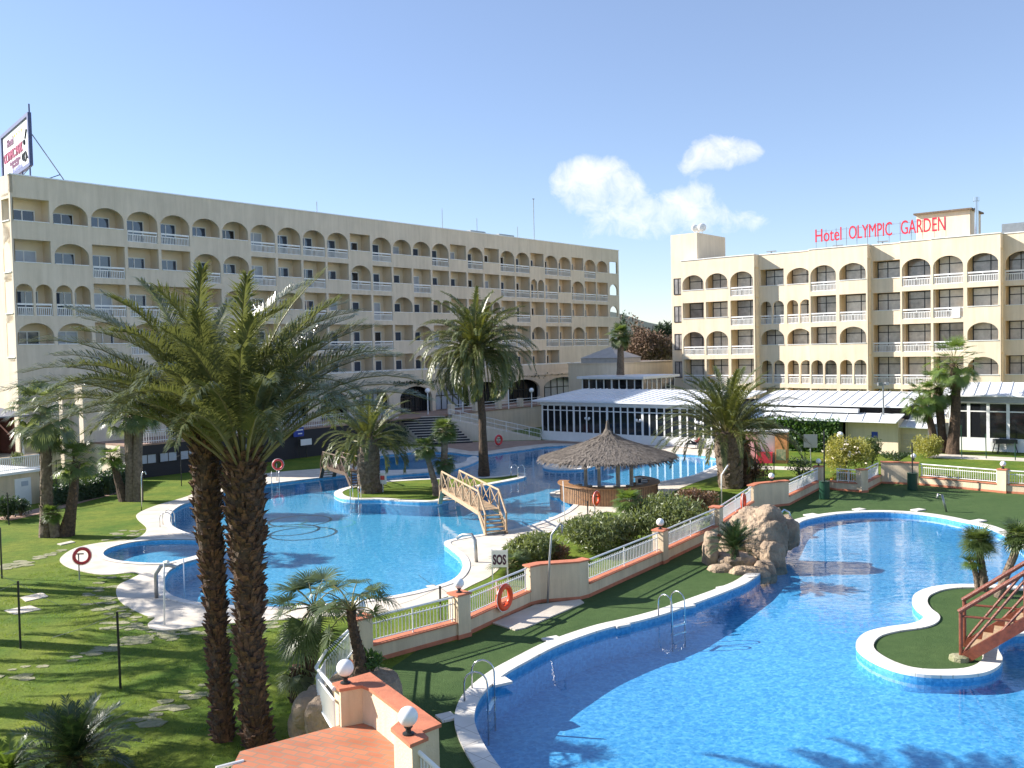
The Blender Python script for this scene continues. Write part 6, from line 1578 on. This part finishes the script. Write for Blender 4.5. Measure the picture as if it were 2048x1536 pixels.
for i in range(9): u = .22 + i * .29; build(MB().obox(Q(u, .05, u * sl_ + .1), dX * .27, dY * 1.25, ZV * .04), 'step', MT['wood'], t)
build(MB().obox(Q(2.85, .05, 2.6 * sl_ + .1), dX * 4, dY * 1.25, ZV * .04), 'deck', MT['wood'], t)
build(MB().lathe(Q(-.05, .0, .02), [(.28, 0), (.26, .12), (.15, .16)], 10), 'footing', MT['stone'], t)
# ------------------------------------------------------------------ thatched bar
MT['thatch'] = mat('grey_thatch', (.17, .145, .12), .95, .4, 5, .9, 18, col2=(.09, .075, .06))
MT['postpale'] = mat('weathered_pale_post', (.42, .38, .33), .8, .2, 6); MT['thatch2'] = mat('straw', (.235, .20, .165), .95, .3, 7, col2=(.075, .062, .052))
BC = H(1216, 900, 56.0); BC.z = 0
bar = thing('thatched_bar', 'round pool bar under a wide grey thatched roof with pointed tip', 'bar', BC)
prof = [(0, 4.85), (.08, 4.7), (.14, 4.3), (.34, 3.95), (.8, 3.68), (1.6, 3.4), (2.6, 3.08), (3.5, 2.8), (4.1, 2.62), (4.15, 2.53), (3.4, 2.7), (.5, 3.5), (0, 3.6)]
mb = MB(); mb.lathe(BC, [(r, z) for r, z in prof], 40); build(mb, 'roof', MT['thatch'], bar)
rnd = random.Random(8); mb = MB()
for _ in range(9000):
    a = rnd.uniform(0, 6.283); x = rnd.random() ** .6; r = .2 + 4.0 * x
    z = 4.2
    for k in range(1, 9):
        if prof[k][0] >= r: f = (r - prof[k - 1][0]) / max(prof[k][0] - prof[k - 1][0], 1e-3); z = prof[k - 1][1] + f * (prof[k][1] - prof[k - 1][1]); break
    else: z = 2.5
    rd = Vector((math.cos(a), math.sin(a), 0)); td = Vector((-rd.y, rd.x, 0)); p = BC + rd * r + ZV * (z + rnd.uniform(.0, .05)); l = rnd.uniform(.25, .6)
    dd = (rd * 1.0 - ZV * rnd.uniform(.25, .55) + td * rnd.uniform(-.35, .35)).normalized() * l; w = td * rnd.uniform(.02, .05)
    q = p + dd
    if (q - BC).xy.length > 4.35: q = p + dd * .5 - ZV * .08
    mb.add([p - w, p + w, q + w * .5, q - w * .5], [(0, 1, 2, 3)])
build(mb, 'straw', MT['thatch2'], bar)
for k in range(8):
    a = k * math.pi / 4 + .3; p = BC + Vector((math.cos(a), math.sin(a), 0)) * 1.5; build(MB().tube([p, p + ZV * 3.1], .1, 8), 'post', MT['postpale'], bar)
MT['barwood'] = mat('orange_board_cladding', (.32, .17, .08), .55, .25, 5, .2, 20)
def ring_wall(r0, r1, z0, z1, a0=0, a1=2 * math.pi, n=48):
    mb = MB(); vs = []; full = abs(a1 - a0 - 2 * math.pi) < 1e-3; m = n if full else n + 1
    for i in range(m):
        a = a0 + (a1 - a0) * i / n; c_, s_ = math.cos(a), math.sin(a)
        vs += [(BC.x + r0 * c_, BC.y + r0 * s_, z0), (BC.x + r1 * c_, BC.y + r1 * s_, z0), (BC.x + r1 * c_, BC.y + r1 * s_, z1), (BC.x + r0 * c_, BC.y + r0 * s_, z1)]
    fs = []
    for i in range(n):
        a, b = i * 4, ((i + 1) % m) * 4
        for k in range(4): fs.append((a + k, b + k, b + (k + 1) % 4, a + (k + 1) % 4))
    mb.add(vs, fs); return mb
build(ring_wall(2.85, 2.95, .02, 1.02, R(-200), R(45)), 'counter_front', MT['barwood'], bar)
mb = MB()
for k in range(80): a = R(-200) + R(245) * k / 80; p = BC + Vector((math.cos(a), math.sin(a), 0)) * 2.955; mb.box(p + ZV * .52, (.02, .02, 1.0), a)
build(mb, 'counter_batten', MT['wooddk'], bar)
build(ring_wall(2.45, 3.1, 1.02, 1.08, R(-200), R(45)), 'counter_top', MT['barwood'], bar)
build(ring_wall(2.0, 2.4, .02, .8, R(-190), R(35)), 'back_counter', MT['wooddk'], bar)
mb = MB()
for k in range(9): a = R(-150 + k * 22); p = BC + Vector((math.cos(a), math.sin(a), 0)) * 2.2; mb.box(p + ZV * .95, (.35, .3, .3), a)
build(mb, 'bar_equipment', MT['grey'], bar)
# ------------------------------------------------------------------ artificial rocks
from mathutils import noise as NZ
MT['rock'] = mat('ochre_artificial_rock', (.44, .33, .225), .9, .3, 1.3, 2.2, 7, col2=(.19, .14, .10), detail=10)
def rock(label, lumps, name='artificial_rock', seed=0, m='rock'):
    c0 = lumps[0][0]; t = thing(name, label, 'rock', Vector((c0.x, c0.y, 0))); mb = MB()
    for c, rx, ry, rz in lumps:
        bm = bmesh.new(); bmesh.ops.create_icosphere(bm, subdivisions=5, radius=1.0)
        for v in bm.verts:
            p = v.co.copy(); w = Vector((c.x + p.x * rx, c.y + p.y * ry, c.z + p.z * rz)); s = 1 + .30 * NZ.noise(w * .9 + Vector((seed, 0, 0))) + .16 * NZ.noise(w * 2.3) + .09 * (1 - abs(NZ.noise(w * 3.1 + Vector((9, 0, 0)))) * 3) * .5 + .05 * NZ.noise(w * 7) + .03 * NZ.noise(w * 17)
            q = Vector((abs(p.x) ** .75 * (1 if p.x > 0 else -1), abs(p.y) ** .75 * (1 if p.y > 0 else -1), abs(p.z) ** .75 * (1 if p.z > 0 else -1)))
            v.co = Vector((c.x + q.x * rx * s, c.y + q.y * ry * s, c.z + q.z * rz * s))
        o = len(mb.v); bm.verts.index_update(); mb.v.extend([tuple(v.co) for v in bm.verts]); mb.f.extend([tuple(x.index + o for x in f.verts) for f in bm.faces]); bm.free()
    build(mb, 'rock', MT[m], t, True); return t
def L_(px, py, d, rx, ry, rz): return (H(px, py, d), rx, ry, rz)
rock('large ochre artificial rock overhanging the near pool, with a planting pocket', [L_(1535, 1070, 39.6, .85, .9, 1.15), L_(1500, 1055, 40.4, .85, .8, .95), L_(1572, 1066, 40.0, .5, .8, .7), L_(1490, 1100, 40.2, .9, .6, 1.0), L_(1545, 1125, 38.8, .55, .6, .85), L_(1420, 1112, 38.8, .32, .5, 1.0), L_(1440, 1150, 37.4, .55, .4, .42), L_(1500, 1152, 37.0, .75, .45, .4), L_(1470, 1130, 38.6, .9, .7, .45), L_(1528, 1150, 37.6, .45, .5, .55)])
rock('ochre rock beside the stair railing below the fan palm planter', [L_(622, 1425, 21.2, .38, .4, .45), L_(645, 1445, 20.3, .35, .4, .5), L_(602, 1450, 21.5, .3, .35, .4), L_(640, 1400, 21.6, .3, .35, .35)], seed=5)
pl = thing('planter', 'raised rounded planter holding the arching fan palm, behind the terrace pillar', 'planter', G(730, 1350, 1.0))
c = G(728, 1356, 1.1); mb = MB().lathe(Vector((c.x, c.y, 0)), [(1.0, 0), (.95, .8), (.85, 1.1), (.7, 1.12), (.1, 1.1)], 20); build(mb, 'wall', MT['rock'], pl)
# ------------------------------------------------------------------ kiosk and small things on the right
p = G(1492, 925); t = thing('kiosk', 'pink, white and orange poolside drinks kiosk behind the broad date palm', 'kiosk', p)
K = Frame(p, Vector((.93, -.36, 0)).normalized(), Vector((-.36, -.93, 0)).normalized())
MT['pinkk'] = mat('faded_pink_panel', (.75, .38, .36), .5, .15, 2); MT['orgk'] = mat('faded_orange_panel', (.62, .27, .10), .5, .3, 2.5); MT['redk'] = mat('red_panel', (.62, .04, .07), .4, .1, 3)
mb = MB(); K.box(mb, 0, .85, -1.5, 0, 0, 2.35); build(mb, 'side_panel', MT['pinkk'], t)
mb = MB(); K.box(mb, .85, 2.2, -1.5, -.3, 0, 2.4); build(mb, 'body', MT['white'], t)
mb = MB(); K.box(mb, .95, 2.0, -.299, .25, 0, .85); build(mb, 'counter', MT['redk'], t)
mb = MB(); K.box(mb, 2.2, 3.1, -1.5, .1, 0, 2.3); build(mb, 'drinks_panel', MT['orgk'], t)
mb = MB(); K.box(mb, 2.3, 3.0, .102, .13, .25, 1.1); build(mb, 'picture_panel', mat('mixed_picture', (.55, .45, .25), .5, .5, 4, col2=(.12, .22, .12)), t)
mb = MB(); K.box(mb, -.1, 3.2, -1.6, .15, 2.41, 2.5); build(mb, 'roof', MT['white'], t)
# electric cabinet, football table
p = FBW(27.0, 10.0, .6); t = thing('service_cabinet', 'grey green glass-fronted cabinet in front of the right pavilion', 'cabinet', p)
mb = MB(); mb.obox(p, dB * 1.1, nB * .7, ZV * 2.2); build(mb, 'body', MT['grey'], t); mb = MB(); mb.obox(p + dB * .1 + nB * .702 + ZV * .3, dB * .9, nB * .02, ZV * 1.7); build(mb, 'door', MT['paneW'], t)
p = G(2010, 905, .6); t = thing('football_table', 'black football table with splayed legs on the raised right lawn', 'table', p)
mb = MB(); mb.box(p + ZV * .85, (1.5, .8, .3), -.2); build(mb, 'table_box', MT['black'], t)
for sx in (-1, 1):
    for sy in (-1, 1): build(MB().beam(p + Vector((sx * .6, sy * .3, .7)), p + Vector((sx * .75, sy * .38, 0)), .07, .07), 'leg', MT['black'], t)
mb = MB(); mb.tube([p + Vector((-.9, 0, .95)), p + Vector((.9, -.1, .95))], .02, 6); mb.tube([p + Vector((.1, .6, .95)), p + Vector((.0, -.6, .95))], .02, 6); build(mb, 'rod', MT['chrome'], t)
# ------------------------------------------------------------------ loungers and people
def lounger(label, p, rz, m='grey'):
    t = thing('sun_lounger', label, 'sun lounger', p, 'sun loungers by the glass pavilion'); ca, sa = math.cos(rz), math.sin(rz)
    X = Vector((ca, sa, 0)); Y = Vector((-sa, ca, 0))
    build(MB().obox(p - Y * .3 + ZV * .33, X * 1.2, Y * .6, ZV * .05), 'seat', MT[m], t)
    build(MB().obox(p - Y * .3 + X * 1.2 + ZV * .33, X * .5 + ZV * .55, Y * .6, (ZV * .05 - X * .03)), 'backrest', MT[m], t)
    for a, b in ((.1, -.25), (.1, .25), (1.15, -.25), (1.15, .25)): build(MB().beam(p + X * a + Y * b + ZV * .33, p + X * a + Y * b, .04, .04), 'leg', MT[m], t)
    return X, Y
MT['skin'] = mat('skin', (.50, .30, .21), .5); MT['hair'] = mat('dark_hair', (.03, .02, .015), .5); MT['shirt'] = mat('dark_red_top', (.23, .02, .03), .8); MT['trous'] = mat('black_trousers', (.02, .02, .025), .8); MT['jean'] = mat('light_trousers', (.45, .45, .45), .8); MT['jacket'] = mat('black_jacket', (.02, .02, .025), .8)
def skinned(name, verts, edges, radii, mat_, top, root_i=0, sub_=2):
    me = bpy.data.meshes.new(name); me.from_pydata([tuple(Vector(v) - top.location) for v in verts], edges, []); ob = bpy.data.objects.new(name, me); COL.objects.link(ob)
    md = ob.modifiers.new('s', 'SKIN'); md.use_smooth_shade = True
    for i, r in enumerate(radii): sv_ = me.skin_vertices[0].data[i]; sv_.radius = (r, r); sv_.use_root = (i == root_i)
    m2 = ob.modifiers.new('u', 'SUBSURF'); m2.levels = sub_; m2.render_levels = sub_
    dg = bpy.context.evaluated_depsgraph_get(); dg.update(); me2 = bpy.data.meshes.new_from_object(ob.evaluated_get(dg)); ob.modifiers.clear(); ob.data = me2; me2.materials.clear(); me2.materials.append(mat_); ob.parent = top
    return ob
def person(label, root_p, J, rad, top_m, leg_m):
    # J: joint positions by name; the body is one skinned surface, clothes are shells over it
    t = thing('person', label, 'person', root_p)
    names = ['pelvis', 'waist', 'chest', 'neck', 'head', 'crown', 'ls', 'le', 'lw', 'lh', 'rs', 're', 'rw', 'rh', 'lhip', 'lk', 'la', 'lt', 'rhip', 'rk', 'ra', 'rt']
    V = [Vector(J[n]) for n in names]; ix = {n: i for i, n in enumerate(names)}
    E_ = [('pelvis', 'waist'), ('waist', 'chest'), ('chest', 'neck'), ('neck', 'head'), ('head', 'crown'), ('chest', 'ls'), ('ls', 'le'), ('le', 'lw'), ('lw', 'lh'), ('chest', 'rs'), ('rs', 're'), ('re', 'rw'), ('rw', 'rh'), ('pelvis', 'lhip'), ('lhip', 'lk'), ('lk', 'la'), ('la', 'lt'), ('pelvis', 'rhip'), ('rhip', 'rk'), ('rk', 'ra'), ('ra', 'rt')]
    skinned('body', V, [(ix[a], ix[b]) for a, b in E_], [rad[n] for n in names], MT['skin'], t)
    def shell(nm, ns, g, m):
        ii = {n: i for i, n in enumerate(ns)}; skinned(nm, [Vector(J[n]) for n in ns], [(ii[a], ii[b]) for a, b in E_ if a in ii and b in ii], [rad[n] * g for n in ns], MT[m], t)
    shell('top', ['pelvis', 'waist', 'chest', 'ls', 'le', 'rs', 're', 'lw', 'rw'], 1.18, top_m)
    shell('trousers', ['pelvis', 'lhip', 'lk', 'la', 'rhip', 'rk', 'ra'], 1.2, leg_m)
    hd = Vector(J['head']); cr = Vector(J['crown']); c = hd.lerp(cr, .6); build(MB().sphere(c, .1, 14, 10, (1, 1, .95)), 'hair', MT['hair'], t, True)
    return t
RAD = dict(pelvis=.13, waist=.12, chest=.14, neck=.055, head=.085, crown=.08, ls=.06, le=.043, lw=.03, lh=.035, rs=.06, re=.043, rw=.03, rh=.035, lhip=.09, lk=.06, la=.04, lt=.035, rhip=.09, rk=.06, ra=.04, rt=.035)
p = G(1369, 898); rz = R(10); X, Y = lounger('sun lounger with a person in dark red lying on it, by the pavilion', p, rz, 'grey'); 
def LJ(x, y, z): return p + X * x + Y * y + ZV * z
J = dict(pelvis=LJ(1.05, 0, .5), waist=LJ(1.2, 0, .62), chest=LJ(1.38, 0, .85), neck=LJ(1.48, 0, 1.03), head=LJ(1.47, 0, 1.16), crown=LJ(1.46, 0, 1.27), ls=LJ(1.37, .19, .9), le=LJ(1.15, .24, .68), lw=LJ(.92, .15, .72), lh=LJ(.85, .1, .74), rs=LJ(1.37, -.19, .9), re=LJ(1.15, -.24, .68), rw=LJ(.92, -.15, .72), rh=LJ(.85, -.1, .74),
         lhip=LJ(.98, .1, .48), lk=LJ(.6, .12, .72), la=LJ(.2, .12, .48), lt=LJ(.06, .12, .5), rhip=LJ(.98, -.1, .48), rk=LJ(.58, -.12, .5), ra=LJ(.12, -.12, .45), rt=LJ(.0, -.12, .52))
person('person in a dark red top reclining on a sun lounger by the glass pavilion', p, J, RAD, 'shirt', 'trous')
p2 = G(1400, 900); lounger('empty grey sun lounger right of the reclining person', p2, R(15), 'grey')
p = G(1887, 905, .6); X = Vector((1, 0, 0)); Y = Vector((0, 1, 0))
def SJ(x, y, z): return p + Vector((x, y, z))
J = dict(pelvis=SJ(0, 0, .95), waist=SJ(0, 0, 1.12), chest=SJ(0, 0, 1.34), neck=SJ(0, 0, 1.5), head=SJ(0, -.01, 1.62), crown=SJ(0, 0, 1.72), ls=SJ(.19, 0, 1.4), le=SJ(.24, .02, 1.13), lw=SJ(.22, -.06, .92), lh=SJ(.21, -.08, .84), rs=SJ(-.19, 0, 1.4), re=SJ(-.24, .02, 1.13), rw=SJ(-.2, -.1, .95), rh=SJ(-.18, -.13, .88),
         lhip=SJ(.1, 0, .9), lk=SJ(.12, -.02, .5), la=SJ(.12, .02, .08), lt=SJ(.13, -.12, .03), rhip=SJ(-.1, 0, .9), rk=SJ(-.12, -.02, .5), ra=SJ(-.12, .02, .08), rt=SJ(-.13, -.12, .03))
person('person in a black jacket and light trousers standing under the palm trio', p, J, RAD, 'jacket', 'jean')
